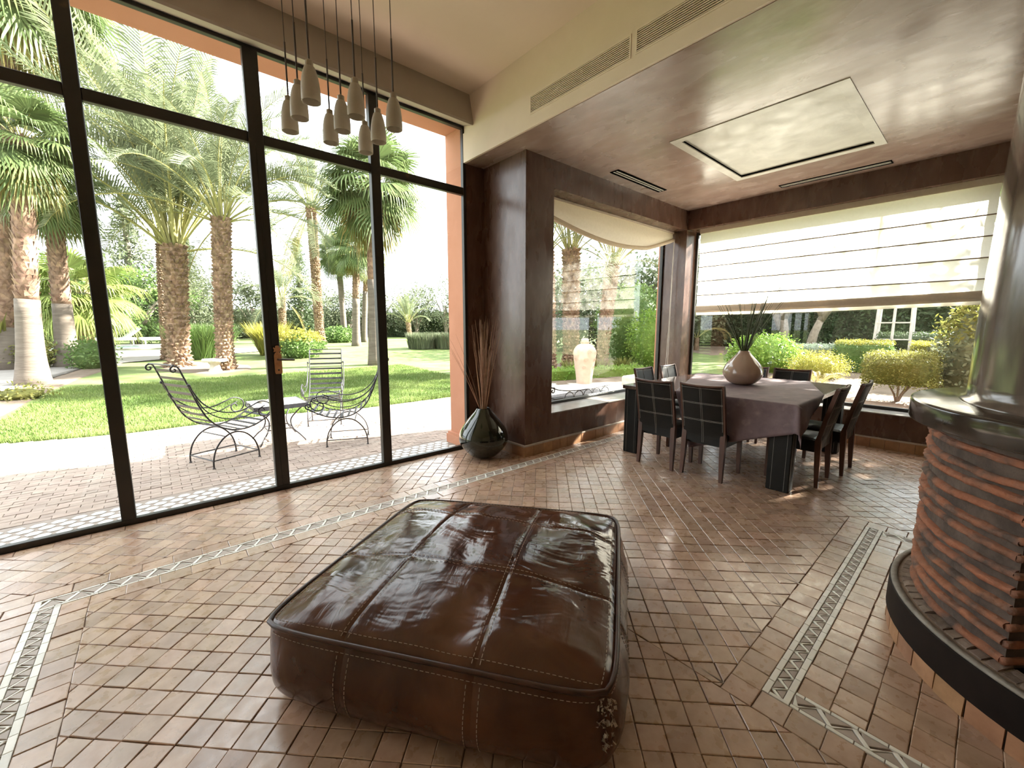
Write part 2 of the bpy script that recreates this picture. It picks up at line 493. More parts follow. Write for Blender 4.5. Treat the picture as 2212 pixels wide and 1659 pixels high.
def copy_tree(root, loc, rz, label, group=None):
    r = root.copy()
    COL.objects.link(r)
    r.location = loc
    r.rotation_euler = (0, 0, rz)
    r['label'] = label
    if group: r['group'] = group
    for ch in root.children:
        c = ch.copy()
        COL.objects.link(c)
        c.parent = r
        for g in ch.children:
            d = g.copy()
            COL.objects.link(d)
            d.parent = c
    return r

def big_mesh(name, V, F, material, parent=None, smooth=False):
    """fast mesh from numpy arrays, F all of one face size; V in parent-local coordinates"""
    me = bpy.data.meshes.new(name)
    V = np.asarray(V, dtype=np.float32)
    F = np.asarray(F, dtype=np.int32)
    k = F.shape[1]
    me.vertices.add(len(V))
    me.vertices.foreach_set('co', V.ravel())
    me.loops.add(F.size)
    me.loops.foreach_set('vertex_index', F.ravel())
    me.polygons.add(len(F))
    me.polygons.foreach_set('loop_start', np.arange(0, F.size, k, dtype=np.int32))
    me.polygons.foreach_set('loop_total', np.full(len(F), k, dtype=np.int32))
    me.materials.append(MT[material])
    if smooth:
        me.polygons.foreach_set('use_smooth', np.ones(len(F), dtype=bool))
    me.update(calc_edges=True)
    me.validate()
    o = bpy.data.objects.new(name, me)
    COL.objects.link(o)
    if parent is not None:
        o.parent = parent
    return o

# projection used only to decide which repeated tiles are large enough to be pieces of their own
_fw = Vector((math.cos(AZ) * math.cos(PITCH), math.sin(AZ) * math.cos(PITCH), -math.sin(PITCH)))
_rt = Vector((math.sin(AZ), -math.cos(AZ), 0))
_up = _rt.cross(_fw)
def proj(p):
    q = Vector(p) - Vector((0, 0, CAMH))
    w = q.dot(_fw)
    if w < 0.05:
        return None
    return (1106 + FPX * q.dot(_rt) / w, 829.5 - FPX * q.dot(_up) / w)
def screen_area(poly):
    pts = [proj((p[0], p[1], 0)) for p in poly]
    if any(p is None for p in pts):
        return 0
    cx = sum(p[0] for p in pts) / len(pts)
    cy = sum(p[1] for p in pts) / len(pts)
    if not (-20 < cx < 2232 and -20 < cy < 1680):
        return 0
    return abs(sum(pts[i][0] * pts[(i + 1) % len(pts)][1] - pts[(i + 1) % len(pts)][0] * pts[i][1] for i in range(len(pts)))) / 2

def clip_poly(poly, x0, x1, y0, y1):
    def cl(ps, ax, v, keep_less):
        out = []
        for i in range(len(ps)):
            a, b = ps[i], ps[(i + 1) % len(ps)]
            ia = (a[ax] <= v) if keep_less else (a[ax] >= v)
            ib = (b[ax] <= v) if keep_less else (b[ax] >= v)
            if ia: out.append(a)
            if ia != ib:
                t = (v - a[ax]) / (b[ax] - a[ax])
                out.append((a[0] + (b[0] - a[0]) * t, a[1] + (b[1] - a[1]) * t))
        return out
    for ax, v, k in ((0, x0, False), (0, x1, True), (1, y0, False), (1, y1, True)):
        poly = cl(poly, ax, v, k)
        if len(poly) < 3:
            return None
    return poly

def poly_area(p):
    return abs(sum(p[i][0] * p[(i + 1) % len(p)][1] - p[(i + 1) % len(p)][0] * p[i][1] for i in range(len(p)))) / 2

def inset(poly, d):
    """inset a convex polygon by distance d"""
    n = len(poly)
    ar = sum(poly[i][0] * poly[(i + 1) % n][1] - poly[(i + 1) % n][0] * poly[i][1] for i in range(n))
    if ar < 0:
        poly = poly[::-1]
    out = []
    for i in range(n):
        a, b, c = poly[i - 1], poly[i], poly[(i + 1) % n]
        e1 = (b[0] - a[0], b[1] - a[1])
        e2 = (c[0] - b[0], c[1] - b[1])
        l1, l2 = math.hypot(*e1), math.hypot(*e2)
        if l1 < 1e-5 or l2 < 1e-5:
            continue
        n1 = (-e1[1] / l1, e1[0] / l1)
        n2 = (-e2[1] / l2, e2[0] / l2)
        den = 1 + n1[0] * n2[0] + n1[1] * n2[1]
        den = max(den, 0.3)
        out.append((b[0] + d * (n1[0] + n2[0]) / den, b[1] + d * (n1[1] + n2[1]) / den))
    return out

def tile_geo(poly, zt, rr, gap=0.0014, bev=0.0026, zb=-0.012, uneven=1.0):
    if uneven >= 1.0:
        poly = [(p[0] + rr.gauss(0, 0.0010), p[1] + rr.gauss(0, 0.0010)) for p in poly]
    lo = inset(poly, gap)
    hi = inset(poly, gap + bev)
    n = len(lo)
    if n < 3 or len(hi) != n:
        return None
    cx = sum(p[0] for p in poly) / len(poly)
    cy = sum(p[1] for p in poly) / len(poly)
    tx, ty = rr.gauss(0, 0.013) * uneven, rr.gauss(0, 0.013) * uneven
    dz = rr.gauss(0, 0.0009) * uneven
    f = lambda p, off: (p[0], p[1], zt + dz + off + tx * (p[0] - cx) + ty * (p[1] - cy))
    vs = [(p[0], p[1], zb) for p in lo] + [f(p, -bev * 0.7) for p in lo] + [f(p, 0) for p in hi]
    fs = [(i, (i + 1) % n, n + (i + 1) % n, n + i) for i in range(n)]
    fs += [(n + i, n + (i + 1) % n, 2 * n + (i + 1) % n, 2 * n + i) for i in range(n)]
    fs.append(tuple(range(2 * n, 3 * n)))
    return vs, fs

def lay_tiles(polys, parent, name, stuff_name, material, stuff_material, zt, limit=300, skip=None, **kw):
    rr = random.Random(11)
    sc = []
    for p in polys:
        cx = sum(q[0] for q in p) / len(p)
        cy = sum(q[1] for q in p) / len(p)
        sc.append(0 if (skip and skip(cx, cy)) else screen_area(p))
    order = sorted(range(len(polys)), key=lambda i: -sc[i])
    rest = MB()
    made = 0
    for i in order:
        g = tile_geo(polys[i], zt, rr, **kw)
        if not g:
            continue
        if made < limit and sc[i] > 0:
            cx = sum(q[0] for q in polys[i]) / len(polys[i])
            cy = sum(q[1] for q in polys[i]) / len(polys[i])
            mb = MB().add([(v[0] - cx, v[1] - cy, v[2]) for v in g[0]], g[1])
            o = mb.build(name, material, None)
            o.location = (cx, cy, 0)
            o.parent = parent
            o.location = (cx - parent.location[0], cy - parent.location[1], -parent.location[2])
            made += 1
        else:
            rest.add(*g)
    if rest.v:
        o = rest.build(stuff_name, stuff_material, parent)
        o['kind'] = 'stuff'
    return made

# =================================================================== STRUCTURE
GY = 4.17          # glass wall plane
WX = 2.88          # upper cream wall plane / edge of dining bay
PX, WY = 3.16, 3.43
RX = 6.75
ZD, ZM = 3.37, 4.05
BX0, BY0 = -4.6, -4.5

# ---- floor: grout bed + laid tiles
floor = struct(MB().box(BX0, 7.2, BY0, GY + 0.06, -0.10, -0.006).build('floor', 'grout'))
T = 0.105
FP = (2.9, -0.65)
bands = []
def rect(x0, x1, y0, y1):
    return [(x0, y0), (x1, y0), (x1, y1), (x0, y1)]
white, grey = [], []
def band_x(x0, x1, y0, y1, w=0.019, P=0.112):
    """inlay band running along x: two white lines, zigzag between"""
    x = x0
    while x < x1 - 1e-4:
        L = min(0.085, x1 - x)
        white.append(rect(x, x + L, y0, y0 + w)); white.append(rect(x, x + L, y1 - w, y1))
        x += L
    a, b = y0 + w, y1 - w
    zz(x0, x1, a, b, False, P)
def band_y(y0, y1, x0, x1, w=0.019, P=0.112):
    y = y0
    while y < y1 - 1e-4:
        L = min(0.085, y1 - y)
        white.append(rect(x0, x0 + w, y, y + L)); white.append(rect(x1 - w, x1, y, y + L))
        y += L
    zz(y0, y1, x0 + w, x1 - w, True, P)
def zz(s0, s1, a, b, swap, P):
    h = b - a
    t = 0.20 * P
    def put(lst, q):
        q = [(min(max(p[0], s0), s1), p[1]) for p in q]
        if swap: q = [(p[1], p[0]) for p in q]
        if poly_area(q) > 2e-5: lst.append(q)
    s = s0
    while s < s1:
        put(white, [(s, a), (s + t, a), (s + P / 2 + t / 2, b - 0.012), (s + P / 2 - t / 2 + 0.008, b)])
        put(white, [(s + P / 2 - t / 2 + 0.01, b), (s + P / 2 + t / 2, b - 0.012), (s + P + t * 0.9, a), (s + P + 0.004, a)])
        put(grey, [(s + t, a), (s + P, a), (s + P / 2 + t / 2, b - 0.015)])
        put(grey, [(s + P / 2 + t * 0.6, b), (s + P + t, a + 0.008), (s + P * 1.5 - t * 0.6, b)])
        s += P
Y0, Y1 = 3.172, 3.287          # outer inlay band along the glass
X0, X1 = -0.624, -0.512        # its return on the left
band_x(X0, 6.70, Y0, Y1, 0.016, 0.112)
band_y(-2.2, Y0 - 0.001, X0, X1, 0.028, 0.074)
cx0, cx1, cy0, cy1 = 1.79, 3.97, -1.78, 0.476   # band round the fireplace
bw = 0.098
band_x(cx0, cx1, cy1 - bw, cy1, 0.025, 0.076)
band_y(cy0, cy1 - bw - 0.001, cx0, cx0 + bw, 0.018, 0.112)
band_y(cy0, cy1 - bw - 0.001, cx1 - bw, cx1)

white.append(rect(X0, X0 + 0.028, Y0 - 0.001, Y1 - 0.016))
white.append(rect(cx0, cx0 + 0.018, cy1 - bw, cy1 - 0.025))
tiles = []
def row_x(x0, x1, y0, y1, L=T):
    n = max(1, round((x1 - x0) / L)); d = (x1 - x0) / n
    for i in range(n): tiles.append(rect(x0 + i * d, x0 + (i + 1) * d, y0, y1))
def row_y(y0, y1, x0, x1, L=T):
    n = max(1, round((y1 - y0) / L)); d = (y1 - y0) / n
    for i in range(n): tiles.append(rect(x0, x1, y0 + i * d, y0 + (i + 1) * d))
def diamonds(x0, x1, y0, y1):
    d = T * math.sqrt(2)
    n0, n1 = int(x0 / d * 1) - 2, int(x1 / d) + 3
    m0, m1 = int(y0 / (d / 2)) - 3, int(y1 / (d / 2)) + 3
    for m in range(m0, m1):
        for n in range(n0, n1):
            cx = n * d + (d / 2 if m % 2 else 0); cy = m * d / 2
            if cx < x0 - d or cx > x1 + d or cy < y0 - d or cy > y1 + d: continue
            p = [(cx - d / 2, cy), (cx, cy - d / 2), (cx + d / 2, cy), (cx, cy + d / 2)]
            q = clip_poly(p, x0, x1, y0, y1)
            if q and poly_area(q) > 3e-4: tiles.append(q)
XL = -3.2
row_x(XL, PX, GY - 0.10, GY - 0.005, 0.18)
row_x(XL, RX, Y1, Y1 + 0.112, 0.15)
row_x(X1 + 0.112, RX, Y0 - 0.112, Y0, 0.15)
diamonds(XL, PX, Y1 + 0.112, GY - 0.10)
row_y(-2.2, Y0 - 0.02, X1, X1 + 0.112, 0.105)
tiles.append(rect(X1, X1 + 0.112, Y0 - 0.112, Y0))
row_y(-2.2, Y1, X0 - 0.112, X0, 0.105)
diamonds(XL, X0 - 0.112, -2.2, Y1)
# dining side field, ring of straight tiles round the fireplace inlay
m = 0.118
diamonds(X1 + 0.112, cx0 - m, -2.2, Y0 - 0.112)
diamonds(cx0 - m, cx1 + m, cy1 + m, Y0 - 0.112)
diamonds(cx1 + m, RX, -2.2, Y0 - 0.112)
row_x(cx0 - m, cx1 + m, cy1, cy1 + m, 0.112)
row_y(cy0, cy1, cx0 - m, cx0, 0.112)
row_y(cy0, cy1, cx1, cx1 + m, 0.112)
# inside the fireplace inlay: straight tiles in staggered rows
y = cy1 - bw
k = 0
while y > cy0 + 0.05:
    off = 0.055 if k % 2 else 0
    x = cx0 + bw
    xs = [x] + [x + off + 0.112 * i for i in range(0 if off else 1, 40) if x + off + 0.112 * i < cx1 - bw - 0.03] + [cx1 - bw]
    for a, b in zip(xs[:-1], xs[1:]):
        if b - a > 0.01: tiles.append(rect(a, b, y - 0.112, y))
    y -= 0.112; k += 1
# area behind the camera: plain larger cells
for (a, b, c, d) in ((BX0, XL, BY0, GY), (XL, RX, BY0, -2.2)):
    x = a
    while x < b:
        y = c
        while y < d:
            tiles.append(rect(x, min(x + 0.21, b), y, min(y + 0.21, d))); y += 0.21
        x += 0.21
def under(cx, cy):
    du, dv = (cx - 1.135) * 0.594 + (cy - 1.566) * -0.805, (cx - 1.135) * 0.805 + (cy - 1.566) * 0.594
    return (abs(du) < 0.6 and abs(dv) < 0.6) or math.hypot(cx - FP[0], cy - FP[1]) < 0.87
lay_tiles(tiles, floor, 'tile', 'floor_tile_field', 'tile', 'tilew', 0.0, 300, under)
lay_tiles(white, floor, 'white_inlay_tile', 'white_inlay_field', 'whitetile', 'whitetile', 0.001, 300, under, gap=0.0012, bev=0.0015, uneven=0.5)
lay_tiles(grey, floor, 'grey_inlay_tile', 'grey_inlay_field', 'greytile', 'greytile', -0.0005, 200, under, gap=0.0012, bev=0.0015, uneven=0.5)

# ---- ceilings and upper wall
ceiling = struct(MB().box(BX0, WX + 0.2, BY0, GY + 0.45, ZM, 5.0).build('ceiling', 'ceilcream'))
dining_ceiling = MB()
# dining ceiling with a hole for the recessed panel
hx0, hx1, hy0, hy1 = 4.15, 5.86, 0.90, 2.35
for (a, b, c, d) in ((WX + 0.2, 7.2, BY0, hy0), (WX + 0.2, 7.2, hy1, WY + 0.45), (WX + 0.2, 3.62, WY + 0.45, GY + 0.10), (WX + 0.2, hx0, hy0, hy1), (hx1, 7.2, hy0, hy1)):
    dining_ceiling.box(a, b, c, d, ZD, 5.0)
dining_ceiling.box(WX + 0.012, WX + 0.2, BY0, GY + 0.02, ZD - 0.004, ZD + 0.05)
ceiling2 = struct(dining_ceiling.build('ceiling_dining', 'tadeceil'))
MB().box(hx0, hx1, hy0, hy1, 3.60, 5.0).build('recess_back', 'tadelakt', ceiling2)
wall_upper = struct(MB().box(WX, WX + 0.2, BY0, GY + 0.02, ZD, ZM).build('wall_upper', 'plaster'))
# lower band a little proud of the wall, carrying the two air grilles
led = MB()
for (a, b, c, d) in ((BY0, 0.82, ZD - 0.002, 3.68), (0.82, 1.915, ZD - 0.002, 3.497), (0.82, 1.915, 3.642, 3.68), (1.915, 1.978, ZD - 0.002, 3.68),
                     (1.978, 3.043, ZD - 0.002, 3.49), (1.978, 3.043, 3.632, 3.68), (3.043, GY, ZD - 0.002, 3.68)):
    led.box(WX - 0.014, WX, a, b, c, d)
led.build('grille_band', 'plaster', wall_upper)

# ceiling cove line and the sloping pelmet over the glass
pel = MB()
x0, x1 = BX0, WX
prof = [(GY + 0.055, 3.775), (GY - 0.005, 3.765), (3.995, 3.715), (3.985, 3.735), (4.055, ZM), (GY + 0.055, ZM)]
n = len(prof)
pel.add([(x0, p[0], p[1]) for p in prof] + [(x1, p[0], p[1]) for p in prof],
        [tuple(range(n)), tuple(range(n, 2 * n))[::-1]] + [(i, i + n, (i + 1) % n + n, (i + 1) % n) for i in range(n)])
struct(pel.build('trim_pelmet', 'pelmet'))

# ---- dining bay walls
gw = MB()
WZ0, WZ1 = 0.45, 3.07
gw.box(PX, 3.60, WY, GY + 0.10, 0, ZD)                  # pillar
gw.box(WX + 0.02, PX, GY, GY + 0.10, 0, ZD)             # return beside the glass
gw.box(3.60, RX, WY, 3.90, 0, WZ0)                    # below the window
gw.box(3.60, RX, WY, 3.90, WZ1, ZD)                   # lintel
gw.box(RX, 7.2, WY, 3.90, 0, ZD)                      # corner post
wall_g = struct(gw.build('wall_garden', 'tadelakt'))
RY0, RY1, RZ0 = 0.05, WY, 0.43
rw = MB()
rw.box(RX, 7.2, RY0, RY1, 0, RZ0)
rw.box(RX, 7.2, RY0, RY1, WZ1, ZD)
rw.box(RX, 7.2, BY0, RY0, 0, ZD)
wall_r = struct(rw.build('wall_right', 'tadelakt'))
# polished sills
MB().box(3.60, RX, WY - 0.006, 3.90, WZ0, WZ0 + 0.012).build('sill', 'sillpale', wall_g)
MB().box(RX - 0.006, 7.2, RY0, RY1, RZ0, RZ0 + 0.012).build('sill', 'sillpale', wall_r)

# ---- exterior salmon masonry
ex = MB()
ex.box(WX + 0.02, 3.60, GY + 0.10, 4.60, 0, 5.0)
ex.box(WX - 0.035, WX + 0.02, 4.29, 4.63, -0.02, 0.10)
ex.box(WX - 0.02, WX + 0.02, 4.30, 4.615, 0.10, 0.13)
ex.box(BX0 - 0.3, 3.60, GY + 0.06, 4.60, 3.80, 5.0)
ex.box(3.60, 7.25, 3.90, 3.94, 0, WZ0)
ex.box(3.60, 7.25, 3.90, 3.94, WZ1, 5.0)
ex.box(RX + 0.04, 7.25, 3.90, 3.94, WZ0, WZ1)
ex.box(7.2, 7.25, BY0, 3.90, WZ1, 5.0)
ex.box(7.2, 7.25, BY0, 3.90, 0, RZ0)
ex.box(7.2, 7.25, RY1 + 0.04, 3.90, RZ0, WZ1)
struct(ex.build('wall_exterior', 'pinkwall'))

# ---- rest of the room, behind and beside the camera
wb = MB()
wb.box(BX0 - 0.3, 7.2, BY0 - 0.35, BY0, 0, 5.0)
struct(wb.build('wall_back', 'plaster'))
wl = MB()
wl.box(BX0 - 0.3, BX0, BY0, 4.6, 3.4, 5.0)
wl.box(BX0 - 0.3, BX0, BY0, 3.9, 0, 3.4)
wl.box(BX0 - 0.3, BX0, 3.9, 4.6, 0, 3.4)
struct(wl.build('wall_left', 'plaster'))

# ---- skirting: terracotta tiles with a pale ledge
def skirting(name, p0, p1, normal, h=0.118, t=0.03, L=0.165):
    p0, p1 = Vector((*p0, 0)), Vector((*p1, 0))
    nrm = Vector((*normal, 0))
    d = (p1 - p0); ln = d.length; d.normalize()
    root = structure_root(name, tuple(p0))
    q = MB()
    c = [p0, p1, p1 + nrm * t, p0 + nrm * t]
    q.prism([(v.x, v.y) for v in c], h, h + 0.016)
    q.build('ledge', 'baseledge', root)
    s = 0.0
    while s < ln - 0.01:
        e = min(s + L * rnd.uniform(0.8, 1.1), ln)
        if ln - e < 0.05: e = ln
        a, b = p0 + d * (s + 0.0015), p0 + d * (e - 0.0015)
        tt = t - rnd.uniform(0.002, 0.006)
        m2 = MB().prism([(v.x, v.y) for v in (a, b, b + nrm * tt, a + nrm * tt)], -0.004, h - 0.001)
        m2.build('skirting_tile', 'basetile', root)
        s = e
    return root
skirting('baseboard_garden', (PX - 0.03, WY), (RX, WY), (0, -1))
skirting('baseboard_right', (RX, WY - 0.03), (RX, BY0 + 2.0), (-1, 0))
skirting('baseboard_pillar', (PX, GY), (PX, WY), (-1, 0))

# ---- glazed steel wall (window_1)
win1 = structure_root('window_1', (0.78, GY, 0))
def fr(name, x0, x1, z0, z1, y0=GY, y1=GY + 0.055, par=win1):
    return MB().bevbox(x0, x1, y0, y1, z0, z1, 0.005).build(name, 'steel', par)
muls = [(-3.43, -3.35), (-2.39, -2.31), (-1.35, -1.27), (-0.31, -0.225), (0.735, 0.845), (1.765, 1.86)]
fr('bottom_rail', BX0, 2.905, -0.005, 0.042)
fr('top_rail', BX0, 2.905, 3.735, 3.765)
fr('end_post', 2.862, 2.905, 0.042, 3.735)
mob = []
for i, (a, b) in enumerate(muls):
    mo = fr('mullion', a, b, 0.042, 3.735, GY - 0.012, GY + 0.06)
    mob.append(mo)
edges = [BX0] + [v for p in muls for v in p] + [2.862]
for i in range(0, len(edges), 2):
    fr('transom', edges[i], edges[i + 1], 3.018, 3.10)
    for (z0, z1) in ((0.042, 3.018), (3.10, 3.735)):
        MB().box(edges[i] - 0.005, edges[i + 1] + 0.005, GY + 0.026, GY + 0.032, z0 - 0.005, z1 + 0.005).build('pane', 'glass', win1)
# meeting groove on the door mullion
m5 = mob[4]
MB().box(0.782, 0.790, GY - 0.016, GY - 0.012, 0.05, 3.01).build('meeting_bead', 'steel', m5)
# cross-headed copper lock plate with lever
def plate_poly():
    pts = [(-.024, 1.085), (-.030, 1.10), (-.030, 1.255), (-.022, 1.272), (-.012, 1.278), (-.012, 1.286), (-.026, 1.280), (-.032, 1.285), (-.026, 1.296), (-.026, 1.305),
           (-.034, 1.318), (-.028, 1.324), (-.014, 1.316), (-.016, 1.330), (-.010, 1.338)]
    right = [(-p[0], p[1]) for p in pts[::-1]]
    return pts + right
pp = plate_poly()
def plate_mesh(c, y0, y1):
    q = MB()
    n = len(pp)
    q.add([(c + p[0], y1, p[1]) for p in pp] + [(c + p[0], y0, p[1]) for p in pp],
          [tuple(range(n)), tuple(range(n, 2 * n))[::-1]] + [(i, (i + 1) % n, (i + 1) % n + n, i + n) for i in range(n)])
    return q
hc = 0.822
lock = plate_mesh(hc, GY - 0.019, GY - 0.012).build('lock_plate', 'copper', m5)
MB().tube([(hc, GY - 0.02, 1.215), (hc, GY - 0.055, 1.215), (hc + 0.03, GY - 0.062, 1.213), (hc + 0.125, GY - 0.06, 1.207)], [0.010, 0.009, 0.009, 0.0085], 8).build('lever_handle', 'darkwood', m5)
MB().tube([(hc, GY - 0.012, 1.12), (hc, GY - 0.022, 1.12)], 0.008, 8).build('keyhole', 'steel', m5)

# ---- dining windows
win2 = structure_root('window_2', (5.0, 3.84, WZ0))
def frame_x(x0, x1, z0, z1, y, par, t=0.035):
    MB().bevbox(x0, x1, y - 0.02, y + 0.03, z0, z0 + t, 0.004).build('frame_rail', 'steel', par)
    MB().bevbox(x0, x1, y - 0.02, y + 0.03, z1 - t, z1, 0.004).build('frame_rail', 'steel', par)
    MB().bevbox(x0, x0 + t, y - 0.02, y + 0.03, z0 + t, z1 - t, 0.004).build('frame_stile', 'steel', par)
    MB().bevbox(x1 - t, x1, y - 0.02, y + 0.03, z0 + t, z1 - t, 0.004).build('frame_stile', 'steel', par)
    MB().box(x0 + t, x1 - t, y, y + 0.006, z0 + t, z1 - t).build('pane', 'glass', par)
frame_x(3.60, RX, WZ0 + 0.012, WZ1, 3.84, win2)
def frame_y(y0, y1, z0, z1, x, par, t=0.04):
    MB().bevbox(x - 0.02, x + 0.03, y0, y1, z0, z0 + t, 0.004).build('frame_rail', 'steel', par)
    MB().bevbox(x - 0.02, x + 0.03, y0, y1, z1 - t, z1, 0.004).build('frame_rail', 'steel', par)
    MB().bevbox(x - 0.02, x + 0.03, y0, y0 + t, z0 + t, z1 - t, 0.004).build('frame_stile', 'steel', par)
    MB().bevbox(x - 0.02, x + 0.03, y1 - t, y1, z0 + t, z1 - t, 0.004).build('frame_stile', 'steel', par)
    MB().box(x, x + 0.006, y0 + t, y1 - t, z0 + t, z1 - t).build('pane', 'glass', par)
win3 = structure_root('window_3', (7.09, 1.6, RZ0))
frame_y(RY0, RY1, RZ0 + 0.012, WZ1, 7.09, win3)

# ---- patio
EDGE = [(-9, 8.6), (-1.7, 8.38), (-0.5, 8.02), (1.5, 8.05), (3.0, 7.62), (5.0, 7.62), (14, 7.2)]
def lawn_edge(x):
    return float(np.interp(x, [e[0] for e in EDGE], [e[1] for e in EDGE]))
patio = struct(MB().prism([(-9, GY + 0.06), (14, GY + 0.06)] + EDGE[::-1], -0.15, -0.022).build('patio', 'patiobase'))
pt = []
y = 4.74
k = 0
while y < 8.45:
    x = -3.6 + (0.075 if k % 2 else 0)
    while x < 6.2:
        if y + 0.08 < lawn_edge(x + 0.07): pt.append(rect(x, x + 0.15, y, y + 0.075))
        x += 0.15
    y += 0.075; k += 1
lay_tiles(pt, patio, 'paver', 'paver_field', 'patio', 'patio', -0.010, 300, None, gap=0.0018, bev=0.002, zb=-0.03, uneven=1.2)
# white hexagon inlay strip along the threshold
hx = []
for r in range(5):
    yy = 4.305 + r * 0.083
    x = -1.9 + (0.055 if r % 2 else 0)
    while x < 2.80:
        hx.append([(x - 0.050, yy), (x - 0.024, yy - 0.037), (x + 0.024, yy - 0.037), (x + 0.050, yy), (x + 0.024, yy + 0.037), (x - 0.024, yy + 0.037)])
        x += 0.11
MB().box(-9, 3.0, GY + 0.06, 4.735, -0.03, -0.012).build('threshold_strip', 'strip', patio)
lay_tiles(hx, patio, 'white_hexagon_tile', 'white_hexagon_field', 'hexwhite', 'hexwhite', -0.008, 260, None, gap=0.0015, bev=0.002, zb=-0.02, uneven=0.4)

# =================================================================== INTERIOR OBJECTS
from mathutils import noise as mn
def nz3(x, y, z):
    return mn.noise(Vector((x, y, z)))

# ---- leather pouf
pouf = thing('leather_pouf', (1.135, 1.566, 0), 'large square dark brown patchwork leather floor pouf with torn corner', 'pouf', rz=math.radians(-53.58))
PC = [(-0.717, -0.622), (0.648, -0.655), (0.695, 0.655), (-0.635, 0.625)]
def bil(s, t):
    a, b = (s + 1) / 2, (t + 1) / 2
    x = (PC[0][0] * (1 - a) + PC[1][0] * a) * (1 - b) + (PC[3][0] * (1 - a) + PC[2][0] * a) * b
    y = (PC[0][1] * (1 - a) + PC[1][1] * a) * (1 - b) + (PC[3][1] * (1 - a) + PC[2][1] * a) * b
    k = 1 - 0.045 * (abs(s) ** 9) * (abs(t) ** 9)
    return x * k, y * k
ZE = 0.335
def ptop(s, t, pil=0.0):
    x, y = bil(s, t)
    es, et = max(0, 1 - s * s), max(0, 1 - t * t)
    z = ZE + 0.085 * (es ** 0.55) * (et ** 0.55)
    # sagging folds running in from the edges
    ed = 1 - min(1, max(abs(s), abs(t)))
    w = nz3(x * 3.1 + 5, y * 3.1, 1.3) * 0.016 + nz3(x * 7 + 2, y * 4.0, 8.1) * 0.010
    fold = 0.011 * math.sin(14 * (x * 0.9 + y * 0.5) + 4 * nz3(x * 2, y * 2, 3)) * math.exp(-((ed - 0.22) / 0.2) ** 2)
    return (x, y, z + (w + fold) * min(1, ed * 6) + pil)
def s1(t): return -0.42 + 0.02 * t
def s2(t): return 0.30 - 0.02 * t
def t1(s): return -0.25 - 0.05 * s
def t2(s): return 0.52 - 0.08 * s
def patch(i, j, a, b):
    # seams solved by two fixed-point steps
    t = -1 + 2 * (j + b) / 3
    s = -1 + 2 * (i + a) / 3
    for _ in range(4):
        L, R = [(-1, s1(t)), (s1(t), s2(t)), (s2(t), 1)][i]
        s = L + (R - L) * a
        L, R = [(-1, t1(s)), (t1(s), t2(s)), (t2(s), 1)][j]
        t = L + (R - L) * b
    return s, t
for j in range(3):
    for i in range(3):
        def fn(a, b, i=i, j=j):
            s, t = patch(i, j, a, b)
            e = min(a, 1 - a, b, 1 - b)
            return ptop(s, t, 0.0045 * min(1, e / 0.06) ** 0.6 - 0.002)
        MB().grid(26, 26, fn).build('top_panel', 'leather', pouf, smooth=True, local=True)
def pside(k, a, h):
    s, t = [(-1 + 2 * a, -1), (1, -1 + 2 * a), (1 - 2 * a, 1), (-1, 1 - 2 * a)][k]
    x, y = bil(s, t)
    nx, ny = [(0, -1), (1, 0), (0, 1), (-1, 0)][k]
    m = 1 - abs(2 * a - 1) ** 5
    b = 0.055 * math.sin(math.pi * min(1, h * 0.95 + 0.03)) * (0.25 + 0.75 * m)
    b += -0.05 * max(0, (0.22 - h) / 0.22) ** 1.6
    b += (0.012 * nz3(a * 7 + k * 9, h * 2.2, 4.0) + 0.006 * nz3(a * 16 + k * 5, h * 3, 1.0)) * math.sin(math.pi * h)
    cx, cy = x + nx * b, y + ny * b
    # round the upright corners
    q = abs(2 * a - 1) ** 14
    px, py = x * (1 + b * 0.9), y * (1 + b * 0.9)
    return (cx * (1 - q) + px * q, cy * (1 - q) + py * q, 0.006 + (ZE - 0.008) * h)
seams = [0, 0.29, 0.66, 1.0]
for k in range(4):
    sm = seams if k in (0, 1) else [0, 0.34, 0.71, 1.0]
    for i in range(3):
        def fn(a, h, k=k, i=i, sm=sm):
            aa = sm[i] + (sm[i + 1] - sm[i]) * a
            x, y, z = pside(k, aa, h)
            e = min(a, 1 - a)
            d = 0.004 * (1 - min(1, e / 0.06))
            nx, ny = [(0, -1), (1, 0), (0, 1), (-1, 0)][k]
            return (x - nx * d, y - ny * d, z)
        MB().grid(18, 12, fn).build('side_panel', 'leather', pouf, smooth=True, local=True)
pts = []
for k in range(4):
    for q in range(24):
        x, y, z = pside(k, q / 24, 1.0)
        pts.append((x * 1.004, y * 1.004, ZE + 0.004))
pts.append(pts[0])
MB().tube(pts, 0.0095, 8, cap=False).build('piping', 'piping', pouf, smooth=True, local=True)
MB().grid(2, 2, lambda a, b: (*[c * 0.93 for c in bil(-1 + 2 * a, -1 + 2 * b)], 0.006)).build('base_panel', 'piping', pouf, local=True)
st = MB()
def dash(p, q, r=0.0012):
    p, q = Vector(p), Vector(q)
    st.tube([p, q], r, 4, cap=False)
def run(f, n):
    P = [Vector(f(i / n)) for i in range(n + 1)]
    for i in range(n):
        dash(P[i], P[i].lerp(P[i + 1], 0.62))
D = 0.022
for off in (-D, D):
    run(lambda u: ptop(s1(-0.99 + 1.98 * u) + off, -0.98 + 1.96 * u, 0.004), 62)
    run(lambda u: ptop(s2(-0.99 + 1.98 * u) + off, -0.98 + 1.96 * u, 0.004), 62)
    run(lambda u: ptop(-0.98 + 1.96 * u, t1(-0.98 + 1.96 * u) + off, 0.004), 62)
    run(lambda u: ptop(-0.98 + 1.96 * u, t2(-0.98 + 1.96 * u) + off, 0.004), 62)
